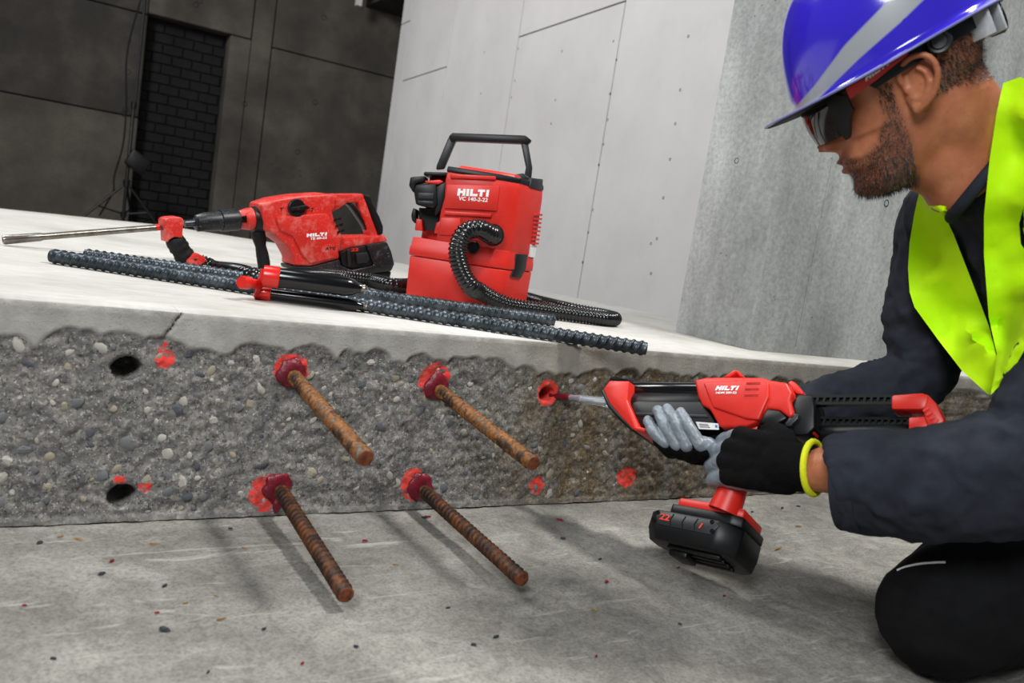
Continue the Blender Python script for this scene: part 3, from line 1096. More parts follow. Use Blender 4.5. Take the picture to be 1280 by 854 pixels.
# right-hand side: vents, latch, filter cover
s0 = g2 + V((0, 0, ZT))
sd = (g3 - g2).normalized()
sn = V((sd.y, -sd.x, 0))
def vs_(x, y, o=0.0):
    return on_pl(*vz(x, y), s0 + sn * o, sn)
B().prism([vs_(580, 585, .004), vs_(632, 588, .004), vs_(622, 655, .004), vs_(600, 698, .004), vs_(553, 690, .004), vs_(572, 650, .004)], -sn * .02).bev(.002).build('side_latch', 'black', vac)
B().prism([vs_(645, 540, .002), vs_(672, 548, .002), vs_(662, 602, .002), vs_(638, 598, .002)], -sn * .01).build('rating_plate', 'paper', vac)
for i in range(8):
    y = 398 + i * 19
    B().prism([vs_(672 - i * 2, y, .006), vs_(700 - i * 2.5, y + 2, .006), vs_(698 - i * 2.5, y + 11, .006), vs_(670 - i * 2, y + 8, .006)], -sn * .03).build('vent_fin', 'red', vac, 0)
B().prism([vs_(650, 232, .0), vs_(702, 238, .0), vs_(700, 292, .0), vs_(640, 275, .0)], -sn * .05).bev(.002).build('filter_cover', 'grey_dark', vac)
# hose port and second port
pc = vf(470, 497, 0.0)
B().lathe(pc - fn * .01, fn, [(0, .022), (.018, .022), (.018, .026), (.026, .026), (.026, .019), (.012, .017), (.012, 0)], 22).build('hose_port', 'black', vac)
p2 = vf(375, 555, 0.0)
B().lathe(p2 - fn * .006, fn, [(0, .016), (.012, .016), (.014, .013), (.010, .011), (.010, 0)], 18).build('port_plug', 'black', vac)

# ================================================================== ROTARY HAMMER
DA, DBp = on_z(3, 307, ZT), on_z(480, 352, ZT)
dx_ = (DBp - DA)
dx_.z = 0
dx_.normalize()
dn = V((dx_.y, -dx_.x, 0))               # towards the camera
DO = V((DA.x, DA.y, ZT))
def dp(px, py, o=0.0):
    return on_pl(px, py, DO + dn * o, dn)
def z6(x, y, o=0.0):
    return dp(300 + x / 6.4, 230 + y / 6.4, o)
def z4(x, y, o=0.0):
    return dp(200 + x / 9.143, 255 + y / 9.143, o)
ham = thing('rotary_hammer', 'dusty red cordless rotary hammer with a long hollow bit lying on the slab', 'hammer drill', V((dp(400, 350).x, dp(400, 350).y, ZT)))
T = 0.038
B().prism([z6(*p, T) for p in ((175, 160), (300, 120), (480, 92), (700, 78), (760, 90), (770, 180), (740, 215), (760, 300), (800, 380), (840, 430), (790, 500), (800, 600), (570, 660), (435, 655), (440, 600), (380, 490), (310, 440), (285, 400), (205, 375), (180, 250))], -dn * 2 * T).bev(.007, 3).build('body', 'red_dusty', ham)
# raised motor cheek
B().prism([z6(*p, T + .006) for p in ((290, 265), (700, 232), (735, 300), (770, 400), (810, 470), (780, 540), (780, 590), (560, 640), (500, 560), (430, 420), (330, 380))], -dn * .02).bev(.005, 2).build('motor_cheek', 'red_dusty', ham)
# D handle
B().prism([z6(*p, .016) for p in ((690, 82), (990, 80), (1000, 130), (940, 150), (860, 150), (790, 200), (740, 225), (720, 150))], -dn * .032).bev(.004, 2).build('handle_top', 'red_dusty', ham)
B().prism([z6(*p, .016) for p in ((940, 130), (1000, 110), (1050, 260), (1110, 415), (1040, 425), (1000, 300), (955, 190))], -dn * .032).bev(.004, 2).build('handle_bar', 'red_dusty', ham)
B().prism([z6(*p, .018) for p in ((990, 82), (1050, 95), (1062, 150), (1120, 260), (1150, 340), (1148, 405), (1105, 410), (1050, 240), (1000, 130))], -dn * .036).bev(.005, 2).build('handle_pad', 'black', ham)
B().prism([z6(*p, .012) for p in ((860, 158), (910, 155), (950, 210), (1025, 360), (1015, 375), (985, 320), (930, 240), (890, 185))], -dn * .024).bev(.003).build('trigger', 'black', ham)
B().prism([z6(*p, .026) for p in ((760, 470), (830, 420), (1000, 418), (1160, 410), (1185, 460), (1010, 490), (880, 510), (795, 545), (770, 520))], -dn * .052).bev(.004, 2).build('lower_arm', 'red_dusty', ham)
B().prism([z6(*p, T + .002) for p in ((432, 658), (570, 662), (800, 602), (810, 650), (900, 690), (1080, 650), (1010, 490), (1180, 462), (1215, 540), (1240, 640), (1215, 700), (900, 735), (780, 745), (560, 720), (440, 690))], -dn * 2 * (T + .002)).bev(.005, 2).build('base_frame', 'black_dusty', ham)
bat = B().prism([z6(*p, T - .004) for p in ((800, 545), (880, 515), (1010, 492), (1080, 600), (1060, 650), (900, 680), (820, 655))], -dn * 2 * (T - .004)).bev(.004, 2).build('battery', 'black', ham)
B().prism([z6(*p, T + .002) for p in ((930, 560), (1020, 545), (1040, 600), (1020, 630), (940, 640))], -dn * .01).bev(.002).build('battery_catch', 'grey_dark', bat)
B().prism([z6(*p, T + .001) for p in ((860, 530), (880, 525), (890, 655), (865, 660))], -dn * .01).bev(.001).build('battery_rib', 'grey_dark', bat)
B().prism([z6(*p, T - .006) for p in ((560, 715), (900, 730), (1215, 700), (1200, 765), (1120, 790), (700, 790), (600, 770))], -dn * 2 * (T - .006)).bev(.004).build('skid', 'rubber', ham)
a, c = z6(885, 540, T - .003), z6(948, 536, T - .003)
text('voltage_text', '22', a, c - a, V((0, 0, 1)), (z6(885, 516, T - .003) - a).length, 'red_print', bat, (c - a).length)
TT = T + .0065
a, c = z6(532, 425, TT), z6(692, 413, TT)
logo('maker_logo', a, c - a, V((0, 0, 1)), (c - a).length, (z6(532, 398, TT) - a).length, 'white_print', ham)
a, c = z6(560, 448, TT), z6(694, 438, TT)
text('model_text', 'TE 60-22', a, c - a, V((0, 0, 1)), (z6(560, 428, TT) - a).length, 'white_print', ham, (c - a).length)
a, c = z6(682, 530, TT), z6(765, 524, TT)
text('side_text', 'ATC', a, c - a, V((0, 0, 1)), (z6(682, 508, TT) - a).length, 'black_print', ham, (c - a).length)
for s_, x in (('T', 318), ('T', 565)):
    a, c = z6(x, 222, T + .0002), z6(x + 22, 221, T + .0002)
    text('mode_mark', s_, a, c - a, V((0, 0, 1)), .010, 'black_print', ham)
# mode selector
mc = z6(450, 192, T)
ml = B().lathe(mc - dn * .004, dn, [(0, .0235), (.008, .0235), (.0105, .021), (.0105, 0)], 26).build('mode_dial', 'black', ham)
B().prism([mc + dn * .0125 + (z6(*p, T) - mc) for p in ((385, 195), (400, 185), (510, 165), (550, 190), (510, 205), (400, 212))], -dn * .009).bev(.002).build('dial_lever', 'black', ml)
B().lathe(mc + dn * .012, dn, [(0, .004), (.0012, .004), (.0012, .002)], 10).build('dial_screw', 'steel_dark', ml)
for i in range(3):
    for j in range(2):
        p = z6(760 + i * 12 + j * 34, 285 + i * 48 - j * 10, T + .004)
        B().prism([p, p + dx_ * .007 + V((0, 0, .004)), p + dx_ * .006 - V((0, 0, .003)), p - V((0, 0, .005))], -dn * .006).build('vent_slot', 'black', ham, 0)
# front: gear neck, side-handle clamp, chuck
ax0, ax1 = z4(900, 172), z4(420, 205)
axd = (ax1 - ax0).normalized()
def fit(px_a, px_b, yc_a, yc_b, r_a, r_b):
    return z4(px_a, yc_a), z4(px_b, yc_b)
def cone(name, stations, mat, seg=26, par=ham):
    """stations: (zoom x, zoom y top, zoom y bottom)"""
    c0 = z4(stations[0][0], (stations[0][1] + stations[0][2]) / 2)
    ring = []
    for x, yt, yb in stations:
        a_, b_ = z4(x, yt), z4(x, yb)
        ring.append(((a_ + b_) / 2, (a_ - b_).length / 2))
    axis = (ring[-1][0] - ring[0][0]).normalized()
    return B().tube_rings(ring, axis, seg).build(name, mat, par)
cone('gear_neck', [(1200, 20, 320), (1150, 25, 310), (1040, 40, 300), (1000, 45, 298), (880, 85, 285), (870, 100, 280)], 'red_dusty')
for i in range(6):
    x = 900 + i * 17
    a_, b_ = z4(x, 150 - i * 3, .0236 + i * .0010), z4(x + 6, 205 + i * 2, .0240 + i * .0010)
    e_ = dx_ * .0013
    B().prism([a_, a_ + e_, b_ + e_, b_], -dn * .012).build('neck_slot', 'black', ham, 0)
cone('clamp_band', [(1140, 28, 318), (1140, 20, 330), (1045, 30, 322), (1045, 40, 312)], 'black')
cone('chuck_rear', [(885, 55, 305), (860, 50, 308), (690, 66, 318), (685, 75, 312)], 'black_dusty')
cone('chuck', [(690, 84, 308), (520, 95, 315), (420, 125, 318), (402, 150, 300), (398, 165, 270)], 'black_dusty')
# side handle hanging down
sh_p = [z4(1120, 310, .0), z4(1125, 350, .0), z4(1140, 420, .0), z4(1150, 480, .0), z4(1170, 580, .0), z4(1185, 670, .0), z4(1192, 740, .0)]
wd_ = [(z4(1050, 310) - z4(1195, 310)).length / 2, (z4(1050, 350) - z4(1200, 350)).length / 2, (z4(1070, 420) - z4(1212, 420)).length / 2, (z4(1098, 480) - z4(1212, 480)).length / 2, (z4(1105, 580) - z4(1238, 580)).length / 2, (z4(1118, 670) - z4(1254, 670)).length / 2, (z4(1130, 740) - z4(1256, 740)).length / 2]
B().tube(sh_p, wd_, 18).build('side_handle', 'rubber', ham, 60)
# bit: shank, dust swivel, hollow drill rod and carbide head
tip = V((DO.x, DO.y, ZT + .0115))
sw = z4(165, 245)
rod_end = z4(60, 262)
B().tube([z4(395, 215), z4(280, 225)], [.0085, .0085], 16).build('bit_shank', 'steel_dark', ham)
rd_ = (tip - rod_end)
L = rd_.length
rd_.normalize()
B().lathe(rod_end, rd_, [(0, .0072), (L - .075, .0072), (L - .068, .0088), (L - .004, .0098), (L, .0085), (L, .005), (L - .01, .005)], 18).build('drill_rod', 'steel', ham)
B().lathe(dp(199, 284) , rd_, [(0, .0074), (0, .0079), (.008, .0079), (.008, .0074)], 16).build('depth_ring', 'red_gloss', ham)
B().prism([z4(*p, .022) for p in ((55, 185), (75, 168), (120, 155), (235, 150), (268, 175), (280, 205), (262, 300), (262, 390), (175, 378), (115, 405), (85, 445), (80, 330), (75, 300), (55, 280))], -dn * .044).bev(.006, 3).build('dust_swivel', 'red_dusty', ham)
el = [z4(165, 385), z4(185, 440), z4(235, 520), z4(285, 600), z4(320, 640)]
B().tube(smooth_path(el, 5), lambda i, t: [.0195, .0205, .0210, .022, .0222, .0225, .0225, .022, .0235, .0235, .021, .0215, .0215, .0235, .0235, .0235, .022, .022, .022, .022, .02][min(i, 20)], 20).build('hose_elbow', 'rubber', ham, 50)
B().prism([z4(*p, .028) for p in ((305, 655), (395, 562), (430, 560), (515, 608), (540, 655), (460, 705), (400, 710), (330, 690))], -dn * .05).bev(.005, 2).build('hose_coupling', 'red_dusty', ham)
B().ell(z4(408, 632, .0285), dx_ * .0042, V((0, 0, .0028)), dn * .0015, 14, 8).build('coupling_button', 'grey_dark', ham)

# ================================================================== SUCTION HOSE
zh = ZT + 0.0185
hose_p = [pc + fn * .014, pc + fn * .040 - fr * .006, vf(405, 468, .066), vf(340, 485, .075), vf(305, 560, .078), vf(318, 650, .075), vf(365, 735, .066)]
def hg(px, py, z=zh):
    return on_z(px, py, z)
tail = [V((.925, 1.672, zh + .022)), V((.985, 1.645, zh + .001)), V((1.06, 1.607, zh)), V((1.14, 1.578, zh)), V((1.215, 1.562, zh)), V((1.262, 1.588, zh)), V((1.262, 1.655, zh)), V((1.215, 1.73, zh)), V((1.20, 1.83, zh)), V((1.20, 1.98, zh)),
        V((1.10, 2.075, zh)), V((.97, 2.05, zh)), hg(497, 357), V((.74, 1.93, zh)), V((.62, 1.90, zh)), hg(330, 346), hg(297, 340), z4(640, 735, .012), z4(540, 690, .006), z4(450, 650, 0)]
hp_ = resample(smooth_path(hose_p + tail, 14), 0.0021)
npc = 4
hose = B().tube(hp_, lambda i, t: 0.0162 + 0.0019 * math.cos(2 * math.pi * i / npc) + 0.005 * max(0, 1 - i / 230.0) ** .5 * (1 if i < 230 else 0), 16).build('suction_hose', 'hose', None, 180)
tag(hose, 'black ribbed suction hose looping from the red vacuum to the drill', 'hose')

# ================================================================== RESIN DISPENSER
G_T = on_y(688, 494, YF + .02)
G_R = at(1165, 519, 1.08)
gf = (G_T - G_R).normalized()
gd = c2w(V((-.33, .88, -.26)))
gd = (gd - gf * gd.dot(gf)).normalized()
gs = gf.cross(gd)
if gs.dot(CAM - G_R) < 0:
    gs = -gs
def gp(px, py, o=0.0):
    return on_pl(px, py, G_R + gs * o, gs)
def ga(x, y, o=0.0):
    return gp(740 + x / 2.783, 450 + y / 2.783, o)
def gb(x, y, o=0.0):
    return gp(860 + x / 8.133, 455 + y / 8.133, o)
def gc(x, y, o=0.0):
    return gp(790 + x / 3.715, 490 + y / 3.715, o)
gun = thing('resin_dispenser', 'red and black cordless resin dispenser held in both gloved hands', 'dispenser', gp(930, 545))
def gpr(name, pts, conv, half, mat, bv=.003, par=gun, seg=2, off=0.0):
    return B().prism([conv(x, y, half + off) for x, y in pts], -gs * 2 * half).bev(bv, seg).build(name, mat, par)
# mixing nozzle
n0, n1 = G_T, ga(42, 146, 0.0)
nd_ = (n0 - n1)
L = nd_.length
nd_.normalize()
t_ = NT('clear_plastic')
t_.b.inputs['Transmission Weight'].default_value = 0.75
t_.b.inputs['IOR'].default_value = 1.35
M['clear'] = t_.fin('dfe6ec', 0.12)
nzz = B().lathe(n1 - nd_ * .01, nd_, [(0, .0095), (.012, .0095), (.014, .0078), (.065, .0074), (.07, .0062), (L * .72, .0055)], 18).build('mixer_nozzle', 'clear', gun)
B().lathe(n1 + nd_ * (L * .45), nd_, [(0, .0035), (.002, .0052), (L * .20, .0057), (L * .55, .0048), (L * .55, 0)], 16).build('resin_filled_tip', 'resin', gun)
B().lathe(n1 - nd_ * .01, nd_, [(0, .003), (L * .5, .003)], 8).build('mixer_core', 'paper', nzz)
# front block
gpr('front_frame', [(35, 105), (60, 70), (130, 72), (120, 140), (160, 230), (187, 236), (184, 251), (140, 243), (95, 195), (55, 150)], ga, .036, 'red', .004)
gpr('front_bumper', [(30, 108), (38, 100), (62, 150), (100, 195), (145, 243), (135, 246), (90, 205), (52, 160)], ga, .038, 'black', .002)
gpr('cassette_clip', [(58, 70), (66, 52), (78, 50), (82, 64), (100, 64), (104, 52), (122, 54), (131, 74)], ga, .026, 'black', .002)
# cassette: two tubes in a cradle
def rod(name, p, q, r, mat, seg=22, par=gun):
    d = (q - p).normalized()
    L_ = (q - p).length
    return B().lathe(p, d, [(0, r * .92), (.003, r), (L_ - .003, r), (L_, r * .92)], seg).build(name, mat, par)
rod('cassette_tube', ga(118, 104, .004), ga(385, 108, .004), .0135, 'black_gloss')
rod('cassette_tube', ga(125, 165, -.004), ga(400, 172, -.004), .0275, 'black')
gpr('cradle', [(128, 150), (160, 140), (380, 140), (425, 210), (420, 245), (200, 238), (165, 228)], ga, .026, 'black', .004)
gpr('cradle_rib', [(150, 182), (400, 190), (404, 200), (155, 194)], ga, .0275, 'grey_dark', .001)
st_ = gpr('sticker', [(360, 215), (440, 221), (441, 243), (372, 241)], ga, .0005, 'paper', .0001, gun, 1, .0262)
gpr('sticker_mark', [(428, 226), (436, 227), (436, 236), (428, 235)], ga, .0004, 'blue', .0001, st_, 1, .0268)
for i in range(3):
    gpr('sticker_line', [(372 + i * 2, 222 + i * 5), (404 + i * 3, 224 + i * 5), (404 + i * 3, 226 + i * 5), (372 + i * 2, 224 + i * 5)], ga, .0004, 'black_print', .0001, st_, 1, .0268)
# red gear housing
gpr('housing', [(60, 160), (180, 135), (365, 130), (760, 135), (830, 162), (1000, 185), (1060, 300), (1035, 370), (1075, 510), (1030, 550), (930, 470), (800, 450), (715, 580), (590, 640), (320, 640), (215, 455), (140, 420), (95, 320)], gb, .033, 'red', .006, gun, 3)
gpr('housing_cheek', [(150, 190), (250, 178), (740, 150), (775, 190), (815, 180), (820, 335), (715, 570), (600, 560), (250, 440), (190, 300)], gb, .037, 'red', .004, gun, 3)
lp = B()
lp.prism([gb(x, y, .010) for x, y in ((355, 135), (465, 58), (512, 64), (560, 130), (520, 130), (490, 88), (425, 132))], -gs * .02)
lp.bev(.0015).build('hanging_loop', 'red', gun)
gpr('release_lever', [(1010, 185), (1050, 165), (1090, 190), (1165, 280), (1165, 310), (1100, 300), (1040, 240)], gb, .012, 'red', .002)
gpr('lower_guard', [(800, 450), (930, 472), (1010, 545), (860, 640), (715, 590)], gb, .034, 'black', .004)
for y0, x0 in ((182, 592), (240, 578), (302, 572)):
    gpr('grip_slot', [(x0, y0 + 14), (x0 + 136, y0 + 12), (x0 + 140, y0 + 22), (x0 - 2, y0 + 25)], gb, .0006, 'red_dusty', .0002, gun, 1, .0372)
    gpr('grip_rib', [(x0, y0), (x0 + 138, y0 - 4), (x0 + 136, y0 + 12), (x0, y0 + 14)], gb, .0012, 'red', .0004, gun, 1, .0374)
a, c = gb(275, 270, .0372), gb(500, 270, .0372)
logo('maker_logo', a, c - a, -gd, (c - a).length, (gb(275, 226, .0372) - a).length, 'white_print', gun, .25)
a, c = gb(284, 306, .0372), gb(492, 304, .0372)
text('model_text', 'HDM 500-22', a, c - a, -gd, (gb(284, 284, .0372) - a).length, 'white_print', gun, (c - a).length)
# rear: racks, trigger block, yoke
def rack(y0a, y0b, x0, x1, h, o):
    b = B()
    def e(x, k):
        t = (x - x0) / (x1 - x0)
        return ga(x, y0a + (y0b - y0a) * t + k * h, o)
    hw = .0055
    b.prism([e(x0, 0), e(x1, 0), e(x1, .28), e(x0, .28)], -gs * 2 * hw)
    b.prism([e(x0, .72), e(x1, .72), e(x1, 1), e(x0, 1)], -gs * 2 * hw)
    n = 15
    for i in range(n + 1):
        x = x0 + (x1 - x0 - 9) * i / n
        b.prism([e(x, .26), e(x + 9, .26), e(x + 4, .74), e(x - 5, .74)], -gs * 2 * hw)
    b.prism([e(x0, .25) - gs * hw * 1.2, e(x1, .25) - gs * hw * 1.2, e(x1, .75) - gs * hw * 1.2, e(x0, .75) - gs * hw * 1.2], -gs * hw * .6)
    return b.build('push_rack', 'black', gun, 0)
rack(122, 120, 688, 1048, 34, .016)
rack(196, 200, 760, 1105, 32, -.004)
gpr('rack_guide', [(690, 150), (720, 118), (765, 125), (772, 160), (775, 235), (748, 262), (700, 262), (690, 200)], ga, .026, 'black', .003)
gpr('guide_cap', [(742, 228), (776, 222), (772, 252), (748, 263)], ga, .020, 'red', .002)
gpr('release_catch', [(668, 218), (700, 184), (720, 188), (715, 205), (690, 232), (674, 232)], ga, .030, 'grey_dark', .002)
rod('piston_tube', ga(770, 262, -.012), ga(1105, 258, -.012), .014, 'black')
gpr('yoke_arm', [(1040, 120), (1150, 112), (1172, 124), (1160, 168), (1140, 172), (1040, 172)], ga, .016, 'red', .004, gun, 2, .006)
gpr('yoke', [(1140, 112), (1168, 118), (1198, 150), (1228, 212), (1200, 232), (1170, 240), (1158, 205), (1150, 180), (1140, 165)], ga, .020, 'red', .004)
gpr('yoke_foot', [(1100, 198), (1160, 194), (1180, 205), (1180, 240), (1100, 246)], ga, .018, 'red', .003, gun, 2, -.004)
for i in range(4):
    gpr('yoke_rib', [(1150 + i * 12, 176 + i * 14), (1168 + i * 12, 162 + i * 14), (1172 + i * 12, 168 + i * 14), (1153 + i * 12, 183 + i * 14)], ga, .0215, 'red', .0005)
# pistol grip, foot plate and battery
gr0, gr1 = gp(948, 535, 0), gp(905, 640, 0)
gax = (gr1 - gr0).normalized()
Lg = (gr1 - gr0).length
B().tube([gr0.lerp(gr1, i / 6) for i in range(7)], [.021, .020, .0195, .0195, .020, .022, .024], 18, squash=(gs, 1.0)).build('pistol_grip', 'red', gun, 60)
B().prism([gp(*p, .010) for p in ((938, 528), (918, 540), (914, 556), (924, 566), (930, 560))], -gs * .02).bev(.002).build('trigger', 'black', gun)
# battery frame: e1 forward, e2 away from the camera, e3 down
K = at(919, 669, 1.165)
e1 = c2w(V((-.753, -.028, .658))).normalized()
e2 = c2w(V((.55, .52, .65)))
e2 = (e2 - e1 * e2.dot(e1)).normalized()
e3 = e1.cross(e2).normalized()
if e3.dot(gd) < 0:
    e3 = -e3
def bx(f0, f1, a0, a1, d0, d1):
    return K + e1 * f0 + e2 * a0 + e3 * d0, e1 * (f1 - f0), e2 * (a1 - a0), e3 * (d1 - d0)
LB, WB = .136, .092
pl = B()
pl.prism([K + e1 * f + e2 * a_ + e3 * -.028 for f, a_ in ((-.004, .002), (.030, -.004), (LB - .035, -.002), (LB - .028, .020), (LB - .04, WB), (.01, WB), (-.004, WB - .02))], -e3 * .013)
pl.bev(.003).build('foot_plate', 'red', gun)
pl = B()
pl.prism([K + e1 * f + e2 * a_ + e3 * -.013 for f, a_ in ((-.006, .004), (.01, -.004), (LB - .028, -.004), (LB - .015, .020), (LB - .03, WB), (.01, WB + .004), (-.006, WB - .01))], -e3 * .016)
pl.bev(.003).build('battery_rail', 'black', gun)
# tapered battery case
lo = [(.012, -.004), (.024, -.010), (LB - .012, -.010), (LB + .006, .004), (LB + .006, .030), (LB - .02, WB), (.01, WB + .006), (-.006, WB - .01), (-.006, .012)]
bt_ = loft([[K + e1 * f + e2 * a_ + e3 * z_ + (V((0, 0, 0))) for f, a_ in lo] for z_ in (-.014, .012)] +
           [[K + e1 * (LB / 2 + (f - LB / 2) * .93) + e2 * (a_ * .95 + .006) + e3 * .030 for f, a_ in lo]]).bev(.003, 2).build('battery', 'black', gun)
# raised frame on the visible side with number
B().prism([K + e1 * f + e2 * (-.0112) + e3 * z_ for f, z_ in ((.022, -.006), (.034, -.012), (LB - .02, -.012), (LB - .010, -.003), (LB - .018, .010), (.032, .010))], e2 * .004).bev(.0012).build('battery_side_frame', 'grey_dark', bt_)
for f in (.056, .076, .096):
    B().prism([K + e1 * f + e2 * (-.0118) + e3 * -.010, K + e1 * (f + .0012) + e2 * (-.0118) + e3 * -.010, K + e1 * (f + .0045) + e2 * (-.0118) + e3 * -.001, K + e1 * (f + .0012) + e2 * (-.0118) + e3 * .009, K + e1 * f + e2 * (-.0118) + e3 * .009, K + e1 * (f + .0033) + e2 * (-.0118) + e3 * -.001], e2 * .001).build('battery_line', 'black_gloss', bt_, 0)
for f, z_ in ((.030, .004), (.128, .004), (.124, -.008), (.034, -.009)):
    B().lathe(K + e1 * f + e2 * -.0108 + e3 * z_, -e2, [(0, .0032), (.0012, .0032), (.0012, .0018), (.0004, .0016), (.0004, 0)], 10).build('battery_screw', 'black_gloss', bt_)
o_ = K + e1 * .118 + e2 * -.0116 + e3 * .002
text('battery_number', '22', o_, -e1, -e3, .0095, 'red_print', bt_, .017)
o_ = K + e1 * .052 + e2 * -.0116 + e3 * .004
B().prism([o_, o_ - e1 * .003, o_ - e1 * .006 - e3 * .008, o_ - e1 * .003 - e3 * .008], -e2 * .0006).build('battery_mark', 'red_print', bt_, 0)
for i in range(4):
    a_ = .012 + i * .017
    B().prism([K + e1 * f + e2 * (a_ + k) + e3 * .0305 for f, k in ((.02, .0), (LB - .03, .0), (LB - .03, .009), (.02, .009))], e3 * .005).bev(.0015).build('battery_rib', 'black', bt_)
B().prism([K + e1 * f + e2 * a_ + e3 * .0295 for f, a_ in ((LB * .55, .02), (LB - .03, .02), (LB - .036, .06), (LB * .55, .06))], e3 * .014).bev(.004, 2).build('battery_button', 'black', bt_)
# ================================================================== WORKER
HR = ray(1137, 112)
hcf = V((-.697, .28, .35)).normalized()
hcr = V(((1137 - 640) / FPX, (112 - 427) / FPX, 1)).normalized()
hcl = (-hcr + hcf * hcr.dot(hcf)).normalized()
hcu = hcf.cross(hcl)
if hcu.y > 0:
    hcu = -hcu
HF, HL, HU = c2w(hcf), c2w(hcl), c2w(hcu)
HS = 1.03
HO = at(1137, 112, 0.985) - HL * 0.076
def H(x, y, z):
    return HO + (HF * x + HL * y + HU * z) * HS
def Hv(x, y, z):
    return (HF * x + HL * y + HU * z) * HS
def Hinv(p):
    q = (p - HO) / HS
    return q.dot(HF), q.dot(HL), q.dot(HU)

JN = dict(  # joints: (pixel x, pixel y, depth)
    neck=(1246, 205, 1.08), uch=(1292, 280, 1.10), chest=(1350, 355, 1.13), waist=(1440, 480, 1.17), pelv=(1500, 590, 1.20),
    shn=(1425, 262, .95), shf=(1182, 292, 1.26), eln=(1308, 578, .925), elf=(1140, 472, 1.29), cufn=(1050, 603, 1.045), wrf=(915, 548, 1.33))
J = {k: at(*v) for k, v in JN.items()}
man = thing('person', 'kneeling worker in a neon yellow vest and dark shirt aiming the dispenser', 'person', V((J['pelv'].x, J['pelv'].y, 0.0)))

# ---- skin, hair
def m_skin():
    t = NT('skin')
    hm, lp_ = t.attr('hair'), t.attr('lip')
    base = t.ramp(t.noise(22, 5, 0.6), [(0.3, '9a5a3c'), (0.55, 'b06c4a'), (0.75, 'bd7d5a')])
    base = t.mix(t.ramp(t.noise(320, 2), [(0.62, 0.0), (0.75, 0.35)]), base, '6e3c28')
    base = t.mix(t.math('MULTIPLY', lp_, 0.7), base, '8c4640')
    st = t.ramp(t.noise(420, 3, 0.7), [(0.38, 0.0), (0.6, 1.0)])
    f = t.math('MULTIPLY', hm, t.math('ADD', t.math('MULTIPLY', st, 0.6), 0.4), True)
    col = t.mix(f, base, '17110e')
    t.bump(t.noise(500, 3), 0.18, 0.0006)
    t.b.inputs['Subsurface Weight'].default_value = 0.08
    t.b.inputs['Subsurface Radius'].default_value = (0.01, 0.004, 0.002)
    return t.fin(col, 0.5, 0, 0.45)
M['skin'] = m_skin()
M['hair'] = plain('dark_hair', '120e0c', '1d1613', 90, 0.5)
M['eye'] = plain('eye_white', 'd8d4cc', rough=0.2)

prof = [  # z, front, back, half width, nose, nose half width
    (.128, .018, -.045, .030, 0, .01), (.118, .052, -.072, .050, 0, .01), (.100, .076, -.088, .066, 0, .01), (.078, .088, -.096, .075, 0, .01),
    (.055, .092, -.098, .078, 0, .01), (.038, .0945, -.097, .078, 0, .01), (.028, .091, -.096, .077, .002, .010), (.018, .085, -.095, .075, .006, .009),
    (.008, .083, -.092, .073, .013, .009), (-.002, .083, -.088, .071, .020, .010), (-.011, .084, -.082, .069, .027, .011), (-.019, .085, -.076, .067, .033, .013), (-.026, .087, -.071, .066, .032, .015),
    (-.031, .089, -.067, .065, .020, .016), (-.036, .092, -.064, .064, .006, .014), (-.043, .0965, -.060, .063, 0, .01), (-.049, .1000, -.056, .062, 0, .01), (-.053, .0985, -.053, .061, 0, .01),
    (-.056, .0935, -.050, .060, 0, .01), (-.060, .0975, -.047, .059, 0, .01), (-.065, .0980, -.043, .058, 0, .01), (-.071, .0915, -.038, .056, 0, .01), (-.079, .0915, -.030, .053, 0, .01),
    (-.088, .0950, -.020, .049, 0, .01), (-.096, .0935, -.008, .044, 0, .01), (-.103, .0860, .006, .037, 0, .01), (-.108, .0740, .020, .026, 0, .01)]
body = B()
SEG = 64
vs, fs = [], []
for z, xf, xb, hw, nz_, nw in prof:
    cx = (xf + xb) / 2 if z > -.03 else xb + (xf - xb) * .45
    for k in range(SEG):
        a = 2 * math.pi * k / SEG
        c, s = math.cos(a), math.sin(a)
        ax_ = (xf - cx) if c > 0 else (cx - xb)
        pw = 0.9 if c > 0 else 1.0
        if z < -.03 and c > 0:
            pw = 1.0
        x = cx + ax_ * math.copysign(abs(c) ** pw, c)
        y = hw * math.copysign(abs(s) ** (0.85 if z > -.03 else 0.95), s)
        if c > 0:
            x += nz_ * math.exp(-(y / nw) ** 2)
            # eye sockets
            x -= .010 * math.exp(-((abs(y) - .031) / .013) ** 2) * math.exp(-((z - .016) / .011) ** 2)
            # cheekbones
            x += .004 * math.exp(-((abs(y) - .045) / .014) ** 2) * math.exp(-((z + .010) / .014) ** 2)
        vs.append(H(x, y, z))
n = len(prof)
for i in range(n - 1):
    for k in range(SEG):
        k2 = (k + 1) % SEG
        fs.append((i * SEG + k, i * SEG + k2, (i + 1) * SEG + k2, (i + 1) * SEG + k))
vs += [H(-.012, 0, .132), H(.045, 0, -.110)]
for k in range(SEG):
    k2 = (k + 1) % SEG
    fs.append((len(vs) - 2, k2, k))
    fs.append((len(vs) - 1, (n - 1) * SEG + k, (n - 1) * SEG + k2))
body.add(vs, fs)
